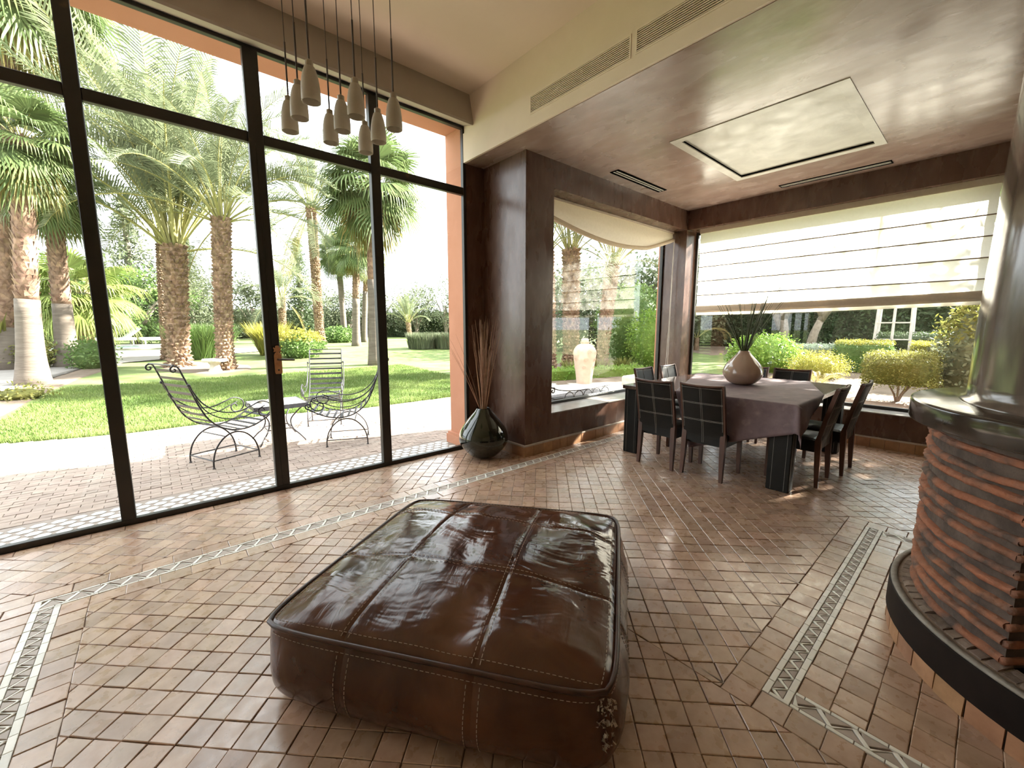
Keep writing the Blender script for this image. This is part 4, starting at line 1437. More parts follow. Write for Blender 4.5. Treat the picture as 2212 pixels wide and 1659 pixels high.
def patch_ground(name, poly, material, lift=0.012, step=0.8):
    """a patch of ground that follows the terrain, with a little thickness"""
    xs = [p[0] for p in poly]; ys = [p[1] for p in poly]
    cx, cy = sum(xs) / len(xs), sum(ys) / len(ys)
    out = []
    for i in range(len(poly)):
        a, b = poly[i], poly[(i + 1) % len(poly)]
        n = max(1, int(math.hypot(b[0] - a[0], b[1] - a[1]) / step))
        for k in range(n):
            out.append((a[0] + (b[0] - a[0]) * k / n + rnd.uniform(-.05, .05), a[1] + (b[1] - a[1]) * k / n + rnd.uniform(-.05, .05)))
    q = MB()
    M = 6
    n = len(out)
    for j in range(M):
        f = 1 - j / M
        for (x, y) in out:
            px, py = cx + (x - cx) * f, cy + (y - cy) * f
            q.v.append((px, py, gz(px, py) - 0.03 + (lift if j else -0.03)))
    q.v.append((cx, cy, gz(cx, cy) - 0.03 + lift))
    for j in range(M - 1):
        for k in range(n):
            a, b = j * n + k, j * n + (k + 1) % n
            q.f.append((a, b, b + n, a + n))
    for k in range(n):
        q.f.append(((M - 1) * n + k, (M - 1) * n + (k + 1) % n, M * n))
    return struct(q.build(name, material, None, smooth=True))
patch_ground('soil_bed_left', [(-4.2, 9.3), (-2.9, 9.6), (-1.96, 10.2), (-1.78, 12.6), (-1.46, 15.1), (-1.0, 17.2), (-0.6, 19.5), (-1.9, 19.5), (-2.25, 15), (-2.5, 12.2), (-4.4, 11.0)], 'soil', 0.02)
patch_ground('garden_path', [(-2.6, 12.2), (-2.5, 13.5), (-2.3, 16), (-1.8, 19.5), (-1.0, 21.5), (4.6, 21.8), (4.8, 24.5), (-1.5, 25.0), (-3.6, 21), (-5.2, 14), (-5.4, 11.2)], 'path', 0.028)
patch_ground('soil_bed_palms', [(0.1, 15.6), (1.2, 14.2), (2.3, 14.6), (2.4, 16.2), (1.0, 18.2), (-0.1, 17.6)], 'soil', 0.02)
patch_ground('soil_bed_window', [(6.9, 6.9), (9.2, 6.1), (12.2, 7.4), (13.0, 9.6), (10.5, 10.6), (8.2, 9.2)], 'soil', 0.02)
patch_ground('soil_bed_right', [(8.0, -3.5), (8.4, 2.2), (10.2, 3.4), (13.5, 4.7), (17.5, 4.0), (18, -3.5)], 'soil', 0.02)
patch_ground('soil_bed_far', [(17, 7.5), (19, 10.5), (24, 10.5), (27, 6), (22, 5.5)], 'soil', 0.02)

# grass blades over the nearer lawn
def blades(n, xr, yr, keep):
    P = np.c_[NR.uniform(*xr, n), NR.uniform(*yr, n)]
    P = P[[keep(x, y) for x, y in P]]
    m = len(P)
    z = np.array([gz(x, y) - 0.03 for x, y in P])
    h = NR.uniform(0.025, 0.06, m); a = NR.uniform(0, 2 * np.pi, m); w = NR.uniform(0.004, 0.009, m)
    lean = NR.uniform(0.0, 0.035, m); la = NR.uniform(0, 2 * np.pi, m)
    V = np.zeros((m, 3, 3))
    V[:, 0] = np.c_[P[:, 0] - np.cos(a) * w, P[:, 1] - np.sin(a) * w, z]
    V[:, 1] = np.c_[P[:, 0] + np.cos(a) * w, P[:, 1] + np.sin(a) * w, z]
    V[:, 2] = np.c_[P[:, 0] + np.cos(la) * lean, P[:, 1] + np.sin(la) * lean, z + h]
    return V.reshape(-1, 3), np.arange(m * 3).reshape(-1, 3)
def in_lawn(x, y):
    if y < lawn_edge(x): return False
    return x > float(np.interp(y, [8.1, 9.5, 10.2, 12.6, 15.1], [-3.5, -3.0, -1.95, -1.75, -1.45]))
V1, F1 = blades(110000, (-3.2, 6.5), (7.5, 13.5), in_lawn)
# longer tufts on the paving edge
V2, F2 = blades(40000, (-3.0, 7.5), (7.5, 8.7), lambda x, y: 0 < y - lawn_edge(x) < 0.22)
V2[:, 2] = V2[:, 2] * 1.0 + (V2[:, 2] > 0.0) * 0.02
go = big_mesh('lawn_grass', np.r_[V1, V2], np.r_[F1, F2 + len(V1)], 'blade')
tag(go, 'short sunlit green grass of the lawn beyond the patio', 'grass', kind='stuff')

# ---- pool far left with paving
pool = thing('swimming_pool', (-1.2, 26.8, gz(-1.2, 26.8)), 'turquoise swimming pool with pale paved edge far across the garden', 'pool')
pz = 0.55
MB().box(-6.5, 1.6, 24.6, 25.6, pz - 0.12, pz + 0.03).build('coping', 'stone', pool)
MB().box(-6.5, 1.6, 28.6, 29.4, pz - 0.12, pz + 0.05).build('coping', 'stone', pool)
MB().box(0.4, 1.6, 25.6, 28.6, pz - 0.12, pz + 0.03).build('coping', 'stone', pool)
MB().box(-6.5, 0.4, 25.6, 28.6, pz - 0.12, pz - 0.01).build('water', 'water', pool)
def lounger(loc, label, rz):
    t = thing('pool_lounger', loc, label, 'lounger', 'white loungers by the pool', rz)
    MB().bevbox(-0.95, 0.95, -0.4, 0.4, 0.25, 0.42, 0.04).build('mattress', 'whitepaint', t, local=True)
    q = MB(); q.add([(0.45, -0.4, 0.40), (1.05, -0.4, 0.95), (1.05, 0.4, 0.95), (0.45, 0.4, 0.40), (0.55, -0.4, 0.30), (1.18, -0.4, 0.88), (1.18, 0.4, 0.88), (0.55, 0.4, 0.30)],
                    [(0, 1, 2, 3), (7, 6, 5, 4), (0, 4, 5, 1), (1, 5, 6, 2), (2, 6, 7, 3), (3, 7, 4, 0)])
    q.build('backrest', 'whitepaint', t, local=True)
    for x in (-0.8, 0.8):
        for y in (-0.33, 0.33):
            MB().box(x - 0.03, x + 0.03, y - 0.03, y + 0.03, 0, 0.26).build('leg', 'whitepaint', t, local=True)
lounger((0.35, 30.1, 0.55), 'white lounger on the far pool edge, right by the big date palm trunk', 0.2)
lounger((-1.7, 30.1, 0.55), 'white lounger on the far pool edge beside the dark steel post', 0.2)

# ---- leaf clouds
def leaf_quads(C, size, flat=0.35, asp=2.2):
    m = len(C)
    d = NR.normal(size=(m, 3)); d[:, 2] *= 0.8
    d /= np.linalg.norm(d, axis=1)[:, None]
    e = NR.normal(size=(m, 3))
    e -= (e * d).sum(1)[:, None] * d
    e /= np.linalg.norm(e, axis=1)[:, None]
    s = size * NR.uniform(0.6, 1.25, m)[:, None]
    L, W = d * s, e * s / asp
    V = np.stack([C, C + L * 0.5 + W * 0.5, C + L, C + L * 0.5 - W * 0.5], 1).reshape(-1, 3)
    return V, np.arange(4 * m).reshape(-1, 4)
def ell_points(n, c, r, shell=0.55):
    p = NR.normal(size=(n, 3)); p /= np.linalg.norm(p, axis=1)[:, None]
    k = (shell + (1 - shell) * NR.random(n) ** 0.6)[:, None]
    return np.array(c) + p * k * np.array(r)
def clumps(n, c, r, nb, br):
    """points in many small balls scattered over an ellipsoid: a lumpy crown"""
    cen = ell_points(nb, c, r, 0.5)
    idx = NR.integers(0, nb, n)
    return cen[idx] + NR.normal(size=(n, 3)) * br * np.array([1, 1, 0.8])
def box_points(n, s, top_bias=1.0, jit=0.03):
    """points on the skin of a clipped box hedge, s = half sizes (x, y) and height"""
    hx_, hy_, h = s
    ar = np.array([hy_ * h * 2, hy_ * h * 2, hx_ * h * 2, hx_ * h * 2, hx_ * hy_ * 4 * top_bias])
    f = NR.choice(5, n, p=ar / ar.sum())
    u, v = NR.uniform(-1, 1, n), NR.random(n)
    P = np.zeros((n, 3))
    for k in range(5):
        mk = f == k
        if k < 2: P[mk] = np.c_[np.full(mk.sum(), hx_ * (1 if k else -1)), u[mk] * hy_, v[mk] * h]
        elif k < 4: P[mk] = np.c_[u[mk] * hx_, np.full(mk.sum(), hy_ * (1 if k == 2 else -1)), v[mk] * h]
        else: P[mk] = np.c_[u[mk] * hx_, (v[mk] * 2 - 1) * hy_, np.full(mk.sum(), h)]
    # round the shoulders
    k = np.clip((P[:, 2] / h - 0.8) / 0.2, 0, 1)
    P[:, 0] *= 1 - 0.10 * k ** 2; P[:, 1] *= 1 - 0.10 * k ** 2
    return P + NR.normal(size=(n, 3)) * jit
def foliage(root, pts, size, material, name='foliage', asp=2.2):
    V, F = leaf_quads(pts, size, asp=asp)
    o = big_mesh(name, V, F, material, root)
    o['kind'] = 'stuff'
    return o
def core(root, prof, material, segs=14, wob=0.06, sc=(1, 1), name='inner_foliage'):
    ph = rnd.uniform(0, 99)
    q = MB().lathe(prof, (0, 0, 0), segs, wob=lambda j, a: wob * nz3(math.cos(a) * 2 + ph, math.sin(a) * 2, j * 1.3))
    q.v = [(x * sc[0], y * sc[1], z) for x, y, z in q.v]
    return q.build(name, material, root, local=True, smooth=True)
def trunk(root, h, r, material='barktree', lean=(0, 0), name='trunk', z0=-0.1):
    return MB().tube([(lean[0] * (t / 6) ** 1.5, lean[1] * (t / 6) ** 1.5, z0 + (h - z0) * t / 6) for t in range(7)], [r * (1.25 - 0.5 * t / 6) for t in range(7)], 10).build(name, material, root, local=True, smooth=True)

def tree(name, loc, h, rx, ry, base, material, n, size, label, nb=26, br=0.45, group=None, tr=0.14, coff=(0, 0), cat='tree', extra=None):
    t = thing(name, (loc[0], loc[1], gz(*loc[:2]) - 0.03), label, cat, group)
    cz = (h + base) / 2; vr = (h - base) / 2
    trunk(t, cz, tr)
    for k in range(4):
        a = rnd.uniform(0, 6.28)
        MB().tube([(0, 0, base * 0.7), (0.35 * rx * math.cos(a), 0.35 * ry * math.sin(a), cz * 0.9), (0.7 * rx * math.cos(a), 0.7 * ry * math.sin(a), cz + vr * 0.35)], [tr * 0.6, tr * 0.4, tr * 0.15], 6).build('branch', 'barktree', t, local=True)
    foliage(t, clumps(n, (coff[0], coff[1], cz), (rx, ry, vr), nb, br), size, material)
    if extra:
        foliage(t, clumps(*extra), size, material, name='added_shade_foliage')  # extra leaf layer, added only to block sun
    return t
def conifer(loc, h, r, material, n, size, label):
    t = thing('conifer', (loc[0], loc[1], gz(*loc) - 0.03), label, 'tree')
    trunk(t, h * 0.95, 0.16)
    pts = []
    lv = 22
    for k in range(lv):
        z = h * (0.08 + 0.9 * k / lv)
        R = r * (1 - (k / lv) ** 1.15) * rnd.uniform(0.8, 1.1) + 0.12
        nb = max(5, int(13 * R / r))
        a0 = rnd.uniform(0, 6)
        for b in range(nb):
            a = a0 + 6.283 * b / nb + rnd.uniform(-.2, .2)
            L = R * rnd.uniform(0.75, 1.1)
            m = max(6, int(n / (lv * 8)))
            u = NR.random(m)
            pts.append(np.c_[np.cos(a) * L * u, np.sin(a) * L * u, z + 0.12 * L * u - 0.25 * L * u * u + NR.normal(size=m) * 0.05] + NR.normal(size=(m, 3)) * 0.08)
    foliage(t, np.concatenate(pts), size, material, asp=3.0)
    return t
def hedge(loc, hx_, hy_, h, rz, material, n, size, label, top=None, name='clipped_hedge', cat='hedge', group=None, jit=0.03):
    t = thing(name, (loc[0], loc[1], gz(*loc[:2]) - 0.03), label, cat, group, rz)
    MB().bevbox(-hx_ * .93, hx_ * .93, -hy_ * .93, hy_ * .93, -0.05, h * .95, min(hx_, hy_) * 0.12).build('inner_foliage', material, t, local=True)
    foliage(t, box_points(n, (hx_, hy_, h), jit=jit), size, material)
    if top:
        m = n // 2
        P = np.c_[NR.uniform(-hx_, hx_, m), NR.uniform(-hy_, hy_, m), np.full(m, h + 0.02)] + NR.normal(size=(m, 3)) * jit
        foliage(t, P, size, top, name='lighter_top')
    return t
def bush(loc, rx, ry, h, material, n, size, label, name='bush', group=None, asp=2.2, nb=30, jitter=0.10, top=None):
    t = thing(name, (loc[0], loc[1], gz(*loc[:2]) - 0.03), label, 'bush', group)
    core(t, [(0.0, -0.05), (0.55, 0.0), (0.78, 0.3 * h), (0.70, 0.62 * h), (0.35, 0.86 * h), (0, 0.9 * h)], material, sc=(rx, ry))
    p = ell_points(n, (0, 0, h * 0.48), (rx, ry, h * 0.52), 0.82)
    p = p[p[:, 2] > 0.02] + NR.normal(size=(int((p[:, 2] > 0.02).sum()), 3)) * jitter * np.array([1, 1, .7])
    p[:, 2] = np.maximum(p[:, 2], 0.02)
    if top:
        hi = p[:, 2] > h * 0.62
        foliage(t, p[~hi], size, material, asp=asp); foliage(t, p[hi], size, top, name='lighter_top', asp=asp)
    else:
        foliage(t, p, size, material, asp=asp)
    return t
def grassy(loc, r, h, n, material, label, name='ornamental_grass', spread=0.5, w=0.012):
    t = thing(name, (loc[0], loc[1], gz(*loc[:2]) - 0.03), label, 'bush')
    a = NR.uniform(0, 2 * np.pi, n); rr = r * np.sqrt(NR.random(n)) * 0.75
    H = h * NR.uniform(0.6, 1.1, n); L = spread * H * NR.uniform(0.2, 1.0, n); la = a + NR.normal(size=n) * 0.7
    b = np.c_[rr * np.cos(a), rr * np.sin(a), np.zeros(n)]
    tip = b + np.c_[np.cos(la) * L, np.sin(la) * L, H]
    mid = (b + tip) / 2 + np.c_[np.zeros(n), np.zeros(n), 0.12 * H]
    s = np.c_[-np.sin(la), np.cos(la), np.zeros(n)] * w
    V = np.stack([b - s, b + s, mid + s, mid - s, tip], 1).reshape(-1, 3)
    i = np.arange(n) * 5
    F = np.r_[np.c_[i, i + 1, i + 2, i + 3], np.c_[i + 3, i + 2, i + 4, i + 4]]
    me_v, me_f = V, F
    q = bpy.data.meshes.new('blades')
    q.from_pydata(V.tolist(), [], np.c_[i, i + 1, i + 2, i + 3].tolist() + np.c_[i + 3, i + 2, i + 4].tolist())
    q.materials.append(MT[material])
    o = bpy.data.objects.new('blades', q); COL.objects.link(o); o.parent = t; o['kind'] = 'stuff'
    return t

# ---- palm leaves
def date_frond(e0, L, droop, nl=56, ll=0.40, seed=0):
    """pinnate frond arching outwards along +x; initial elevation e0"""
    rr = random.Random(seed)
    n = 14
    P = [Vector((0, 0, 0))]
    e = e0
    for i in range(n):
        ds = L / n
        P.append(P[-1] + Vector((math.cos(e), 0, math.sin(e))) * ds)
        e -= droop / n * (0.5 + 1.2 * i / n)
    vs, fs = [], []
    # rachis
    q = MB().tube(P, [0.022 * (L / 3) * (1 - 0.85 * i / n) for i in range(n + 1)], 4, cap=False)
    vs += q.v; fs += q.f
    nr = len(fs)
    for k in range(nl):
        t = 0.26 + 0.74 * (k + 0.5) / nl
        f = t * n
        i = min(int(f), n - 1)
        p = P[i].lerp(P[i + 1], f - i)
        tg = (P[i + 1] - P[i]).normalized()
        nrm = Vector((-tg.z, 0, tg.x))
        le = ll * (L / 3) * (0.55 + 0.75 * math.sin(math.pi * (0.12 + 0.80 * (t - 0.26) / 0.74))) * rr.uniform(0.85, 1.1)
        for sgn in (-1, 1):
            d = (tg * 0.75 + Vector((0, sgn, 0)) * 0.85 + nrm * rr.uniform(0.15, 0.5)).normalized()
            w = tg * 0.0115 * (L / 3)
            mid = p + d * le * 0.55
            tip = p + d * le + Vector((0, 0, -0.22 * le))
            b = len(vs)
            vs += [tuple(p - w), tuple(p + w), tuple(mid + w * 1.0), tuple(mid - w * 1.0), tuple(tip)]
            fs += [(b, b + 1, b + 2, b + 3), (b + 3, b + 2, b + 4)]
    return vs, fs, nr
def fan_leaf(e0, L, droop, nseg=38, seed=0):
    """fan leaf: bare stalk then a fan of folded blades with hanging tips"""
    rr = random.Random(seed)
    P = [Vector((0, 0, 0))]
    e = e0
    n = 6
    sl = L * 0.55
    for i in range(n):
        P.append(P[-1] + Vector((math.cos(e), 0, math.sin(e))) * sl / n)
        e -= droop / n * 0.5
    q = MB().tube(P, [0.020 * (1 - 0.6 * i / n) * L / 1.4 for i in range(n + 1)], 4, cap=False)
    vs, fs = list(q.v), list(q.f)
    nr = len(fs)
    tg = (P[-1] - P[-2]).normalized()
    side = Vector((0, 1, 0))
    nrm = tg.cross(side)
    if nrm.z < 0: nrm = -nrm
    R = L * 0.72
    for k in range(nseg):
        th = math.radians(-125 + 250 * (k + 0.5) / nseg)
        d = (tg * math.cos(th) + side * math.sin(th)).normalized()
        le = R * (0.72 + 0.28 * math.cos(th * 0.7)) * rr.uniform(0.9, 1.08)
        wv = (tg * -math.sin(th) + side * math.cos(th)).normalized() * (R * 0.030)
        p = P[-1]
        m1 = p + d * le * 0.45 + nrm * 0.03 * R
        m2 = p + d * le * 0.78 - Vector((0, 0, 0.14 * le))
        tip = p + d * le * 0.92 - Vector((0, 0, 0.46 * le * rr.uniform(0.6, 1.2)))
        b = len(vs)
        vs += [tuple(p), tuple(m1 - wv), tuple(m1 + wv), tuple(m2 - wv * 0.55), tuple(m2 + wv * 0.55), tuple(tip)]
        fs += [(b, b + 1, b + 2), (b + 1, b + 3, b + 4, b + 2), (b + 3, b + 5, b + 4)]
    return vs, fs, nr
def leaf_mesh(name, geo, m_leaf, m_stalk):
    vs, fs, nr = geo
    me = bpy.data.meshes.new(name)
    me.from_pydata(vs, [], fs)
    me.materials.append(MT[m_leaf]); me.materials.append(MT[m_stalk])
    mi = [1] * nr + [0] * (len(fs) - nr)
    me.polygons.foreach_set('material_index', mi)
    me.update()
    return me
DATE, FAN, FANB = {}, {}, {}
for i, (e, dr) in enumerate(((87, 30), (76, 55), (63, 78), (46, 92), (22, 90), (-10, 70), (-42, 40))):
    DATE[i] = leaf_mesh('date_frond', date_frond(math.radians(e), 3.0, math.radians(dr), seed=i), 'frond', 'stalk')
DATE['dry'] = leaf_mesh('dry_frond', date_frond(math.radians(-52), 3.0, math.radians(35), seed=30), 'frondy', 'stalk')
for i, (e, dr) in enumerate(((80, 30), (55, 45), (30, 55), (5, 60), (-25, 50), (-55, 30))):
    FAN[i] = leaf_mesh('fan_leaf', fan_leaf(math.radians(e), 1.4, math.radians(dr), seed=i), 'fan', 'stalk')
    FANB[i] = leaf_mesh('fan_leaf', fan_leaf(math.radians(e), 1.4, math.radians(dr), seed=i + 9), 'fanb', 'stalk')
FAN['dry'] = leaf_mesh('dry_fan_leaf', fan_leaf(math.radians(-72), 1.4, math.radians(15), seed=40), 'frondy', 'stalk')
FANB['dry'] = FAN['dry']

def palm_trunk(t, top, r, kind, split=0.0, flare=1.35):
    n = 16
    h = top[2]
    pts = [(top[0] * (i / n) ** 1.3, top[1] * (i / n) ** 1.3, -0.15 + (h + 0.15) * i / n) for i in range(n + 1)]
    if kind == 'date':
        rad = [r * (flare if i == 0 else 1.12 if i == 1 else 0.95 + 0.10 * (i / n)) for i in range(n + 1)]
        MB().tube(pts, [x * 0.9 for x in rad], 16).build('trunk', 'barkdate', t, smooth=True, local=True)
        # stubs of old leaf bases in spirals
        q = MB()
        rows = max(10, int(h / (0.19 * r + 0.055)))
        for k in range(rows):
            f = (k + 0.5) / rows
            i = min(int(f * n), n - 1)
            p = Vector(pts[i]).lerp(Vector(pts[i + 1]), f * n - i)
            rr = (rad[i] + (rad[i + 1] - rad[i]) * (f * n - i))
            m = 15
            for j in range(m):
                a = 2 * math.pi * (j + 0.5 * (k % 2)) / m + rnd.uniform(-.08, .08)
                o = Vector((math.cos(a), math.sin(a), 0)); s = Vector((-math.sin(a), math.cos(a), 0)) * rr * 0.19
                up = Vector((0, 0, 1)) * (h / rows) * rnd.uniform(1.0, 1.5)
                b = p + o * rr * 0.86
                tp = p + o * rr * rnd.uniform(1.04, 1.22) + up * rnd.uniform(0.5, 0.95) + s * rnd.uniform(-0.8, 0.8)
                q.add([b - s, b + s, tp + s * 0.42, tp - s * 0.42, b + up - s * 0.6, b + up + s * 0.6], [(0, 1, 2, 3), (3, 2, 5, 4), (0, 3, 4), (1, 5, 2)])
        o = q.build('leaf_base_scales', 'barkdate', t, local=True); o['kind'] = 'stuff'
    else:
        ks = int(n * split)
        rad = [r * (0.92 + (flare - 0.92) * math.exp(-i / n * 9)) for i in range(n + 1)]
        if ks > 0:
            MB().tube(pts[:ks + 1], rad[:ks + 1], 18).build('smooth_trunk', 'barkgrey', t, smooth=True, local=True)
        if ks < n:
            MB().tube(pts[ks:], [x * 0.94 for x in rad[ks:]], 16).build('shaggy_trunk', 'barkfan', t, smooth=True, local=True)
            q = MB()
            hh = h * (1 - ks / n)
            rows = max(8, int(hh / 0.12))
            for k in range(rows):
                f = ks / n + (1 - ks / n) * (k + 0.5) / rows
                i = min(int(f * n), n - 1)
                p = Vector(pts[i]).lerp(Vector(pts[i + 1]), f * n - i)
                rr = rad[i]
                m = 9
                for j in range(m):
                    a = 2 * math.pi * (j + 0.37 * k) / m + rnd.uniform(-.15, .15)
                    o = Vector((math.cos(a), math.sin(a), 0)); s = Vector((-math.sin(a), math.cos(a), 0)) * rr * 0.28
                    b = p + o * rr * 0.90
                    tp = p + o * rr * rnd.uniform(1.02, 1.16) + Vector((0, 0, 0.13)) + s * rnd.uniform(-.9, .9)
                    q.add([b - s, b + s, tp + s * 0.3, tp - s * 0.3], [(0, 1, 2, 3)])
            o = q.build('bark_fibres', 'barkfan', t, local=True); o['kind'] = 'stuff'
def palm(name, base, top, r, cr, kind, label, split=0.0, counts=None, dry=3, fans=None, flare=1.35, upright=0):
    t = thing(name, (base[0], base[1], base[2] - 0.03), label, 'palm tree', 'palm trees in the garden')
    lt = (top[0] - base[0], top[1] - base[1], top[2] - base[2] + 0.03)
    palm_trunk(t, lt, r, kind, split, flare)
    LM = DATE if kind == 'date' else (fans or FAN)
    ref = 3.0 if kind == 'date' else 1.4 * 1.35
    counts = counts or ((5, 8, 9, 9, 8, 5, 2) if kind == 'date' else (4, 6, 7, 7, 6, 4))
    a = rnd.uniform(0, 6)
    seq = [(k, c) for k, c in enumerate(counts)] + [('dry', dry)]
    for k, c in seq:
        for j in range(c):
            a += 2.39996 + rnd.uniform(-.15, .15)
            o = bpy.data.objects.new('frond' if kind == 'date' else 'fan_leaf', LM[k])
            COL.objects.link(o)
            o.parent = t
            s = cr / ref * rnd.uniform(0.85, 1.1)
            o.scale = (s, s * rnd.uniform(0.9, 1.1), s)
            o.rotation_euler = (rnd.uniform(-.2, .2), rnd.uniform(-.08, .08), a)
            zo = 0.0 if k == 'dry' else -0.05 * k
            o.location = (lt[0] + 0.5 * r * math.cos(a), lt[1] + 0.5 * r * math.sin(a), lt[2] + 0.05 + zo * r * 3)
    return t
palm('fan_palm', (-3.20, 18.01, 0.34), (-2.05, 18.1, 10.9), 0.25, 2.6, 'fan', 'tallest fan palm at the left picture edge, dry yellow leaves hanging over the glass', 0.15, (4, 6, 8, 8, 8, 8), 16)
palm('fan_palm', (-2.21, 14.42, 0.21), (-1.83, 14.47, 5.62), 0.215, 1.5, 'fan', 'fan palm with flared grey trunk foot nearest the left edge of the lawn', 0.42, (4, 6, 8, 9, 9, 7), 8, flare=1.65)
palm('fan_palm', (-2.04, 18.23, 0.34), (-1.86, 18.25, 5.57), 0.23, 1.65, 'fan', 'fan palm with grey flared foot just left of the leaning steel mullion', 0.42, (4, 6, 8, 9, 9, 7), 6, flare=1.6)
palm('fan_palm', (-1.95, 22.0, 0.48), (-1.85, 22.0, 2.75), 0.24, 2.1, 'fan', 'short bright green fan palm behind the left mullion', 0.15, (4, 6, 8, 8, 8, 5), 1, FANB)
palm('fan_palm', (-4.4, 24.0, 0.55), (-4.3, 24.0, 2.6), 0.25, 2.3, 'fan', 'low bright green fan palm at the far left beyond the path', 0.2, (4, 6, 8, 8, 8, 5), 1, FANB)
palm('date_palm', (0.54, 16.78, 0.29), (0.73, 16.77, 3.95), 0.30, 5.5, 'date', 'biggest date palm with thick scaly trunk behind the left iron chair', 0, (14, 15, 9, 4, 1, 0, 0), 0)
palm('date_palm', (0.30, 19.30, 0.38), (0.50, 19.30, 4.34), 0.16, 4.6, 'date', 'second date palm trunk half hidden behind the biggest one', 0, (6, 7, 4, 1, 0, 0, 0), 0)
palm('date_palm', (1.58, 15.21, 0.24), (1.81, 15.18, 4.63), 0.235, 3.8, 'date', 'date palm with slim scaly trunk left of the door mullion', 0, (5, 9, 10, 9, 5, 1, 0), 0)
palm('date_palm', (7.42, 25.93, 0.55), (7.38, 25.94, 8.17), 0.25, 4.0, 'date', 'tall thin date palm right of the door mullion', 0, (4, 7, 8, 8, 8, 6, 3), 3)
palm('date_palm', (7.6, 36.0, 0.55), (7.7, 36.0, 3.7), 0.26, 3.2, 'date', 'small feathery date palm in front of the dark conifer', 0, (5, 7, 7, 6, 5, 2, 0), 1)
palm('fan_palm', (9.63, 28.22, 0.55), (9.51, 28.26, 6.31), 0.20, 1.9, 'fan', 'slim fan palm, left of the thin group in the middle of the lawn', 0.75, (4, 6, 7, 7, 6, 4), 3)
palm('fan_palm', (8.22, 22.34, 0.54), (8.45, 22.25, 5.64), 0.21, 1.7, 'fan', 'slim fan palm standing in front of the thin middle group', 0.55, (4, 6, 7, 7, 6, 4), 3)
palm('fan_palm', (10.61, 27.37, 0.55), (11.00, 27.22, 5.91), 0.19, 1.7, 'fan', 'slim leaning fan palm, right of the thin group', 0.65, (4, 6, 7, 7, 6, 4), 3)
palm('fan_palm', (5.77, 14.00, 0.23), (5.90, 13.95, 6.15), 0.20, 2.2, 'fan', 'fan palm with big round green crown behind the right-hand mullion', 0.55, (5, 7, 9, 10, 10, 8), 10)
palm('date_palm', (14.6, 28.6, 0.55), (14.5, 28.7, 1.8), 0.17, 2.4, 'date', 'young date palm with upright fronds near the salmon wall corner', 0, (6, 8, 5, 3, 0, 0, 0), 0)
palm('date_palm', (9.56, 9.22, 0.17), (9.46, 9.32, 3.9), 0.22, 2.8, 'date', 'date palm at the left edge of the dining garden window', 0, (5, 8, 7, 4, 1, 0, 0), 0)
palm('date_palm', (10.75, 9.35, 0.20), (10.71, 9.40, 4.0), 0.28, 3.4, 'date', 'thick date palm right behind the pale stone urn', 0, (8, 10, 7, 3, 0, 0, 0), 0)
palm('date_palm', (11.24, 8.45, 0.19), (11.41, 8.21, 3.5), 0.21, 2.9, 'date', 'leaning date palm right of the pale stone urn', 0, (5, 8, 8, 6, 3, 0, 0), 0)

# ---- trees and hedges seen through the big glazing
TG = 'olive trees along the far boundary'
ol = [(-7.5, 36, 5.2), (-4.5, 37, 5.6), (1.6, 38, 4.9), (4.2, 39, 5.2), (6.4, 40, 4.4), (11.6, 41, 4.8), (14.4, 41, 4.5), (17.2, 40, 4.9), (19.6, 37, 5.1), (21.4, 34.5, 5.4), (23.4, 33, 5.4)]
ollab = ['grey green tree at the far left beyond the fan palms', 'broad grey green tree behind the left steel mullion', 'grey green tree behind the big date palm trunk', 'airy olive tree between the two date palm trunks',
         'low olive tree seen left of the door mullion', 'olive tree behind the tall thin date palm', 'olive tree behind the thin middle palms', 'olive tree seen left of the right-hand mullion',
         'olive tree just right of the right-hand mullion', 'olive tree above the low hedge', 'olive tree next to the salmon jamb']
for (x, y, h), lab in zip(ol, ollab):
    tree('olive_tree', (x, y), h, 2.3, 2.0, 0.7, 'leafgrey', 3800, 0.22, lab, 34, 0.42, TG, cat='tree')
conifer((-0.7, 33.5), 8.8, 3.0, 'leafgrey', 9000, 0.26, 'tall grey green conifer behind the pool, left of the big date palm')
conifer((1.9, 33.0), 6.6, 2.2, 'leafgrey', 6000, 0.25, 'conifer between the big date palm and the slim date palm')
conifer((9.4, 37.5), 8.4, 2.0, 'leafdark', 7000, 0.24, 'dark pointed conifer right of the door mullion')
tree('broad_tree', (-0.9, 31.6), 4.2, 3.0, 1.8, 0.2, 'leafgreen', 5500, 0.24, 'dense green shrub tree along the far side of the pool', 40, 0.4)
tree('broad_tree', (-5.2, 28.5), 4.6, 2.6, 2.0, 0.3, 'leafgreen', 5000, 0.24, 'leafy green tree filling the far left behind the fan palms', 40, 0.4)
# far boundary hedge
for i, (a, b, lab) in enumerate((((-9, 43), (4, 43.5), 'long dark boundary hedge behind the pool'), ((4.2, 43.5), (16, 43), 'dark boundary hedge behind the thin middle palms'), ((16.2, 43), (27, 33.5), 'dark boundary hedge beside the salmon jamb'))):
    dx, dy = b[0] - a[0], b[1] - a[1]
    hedge(((a[0] + b[0]) / 2, (a[1] + b[1]) / 2), math.hypot(dx, dy) / 2, 0.8, 2.3, math.atan2(dy, dx), 'leafdark', 12000, 0.30, lab, name='boundary_hedge', jit=0.12)
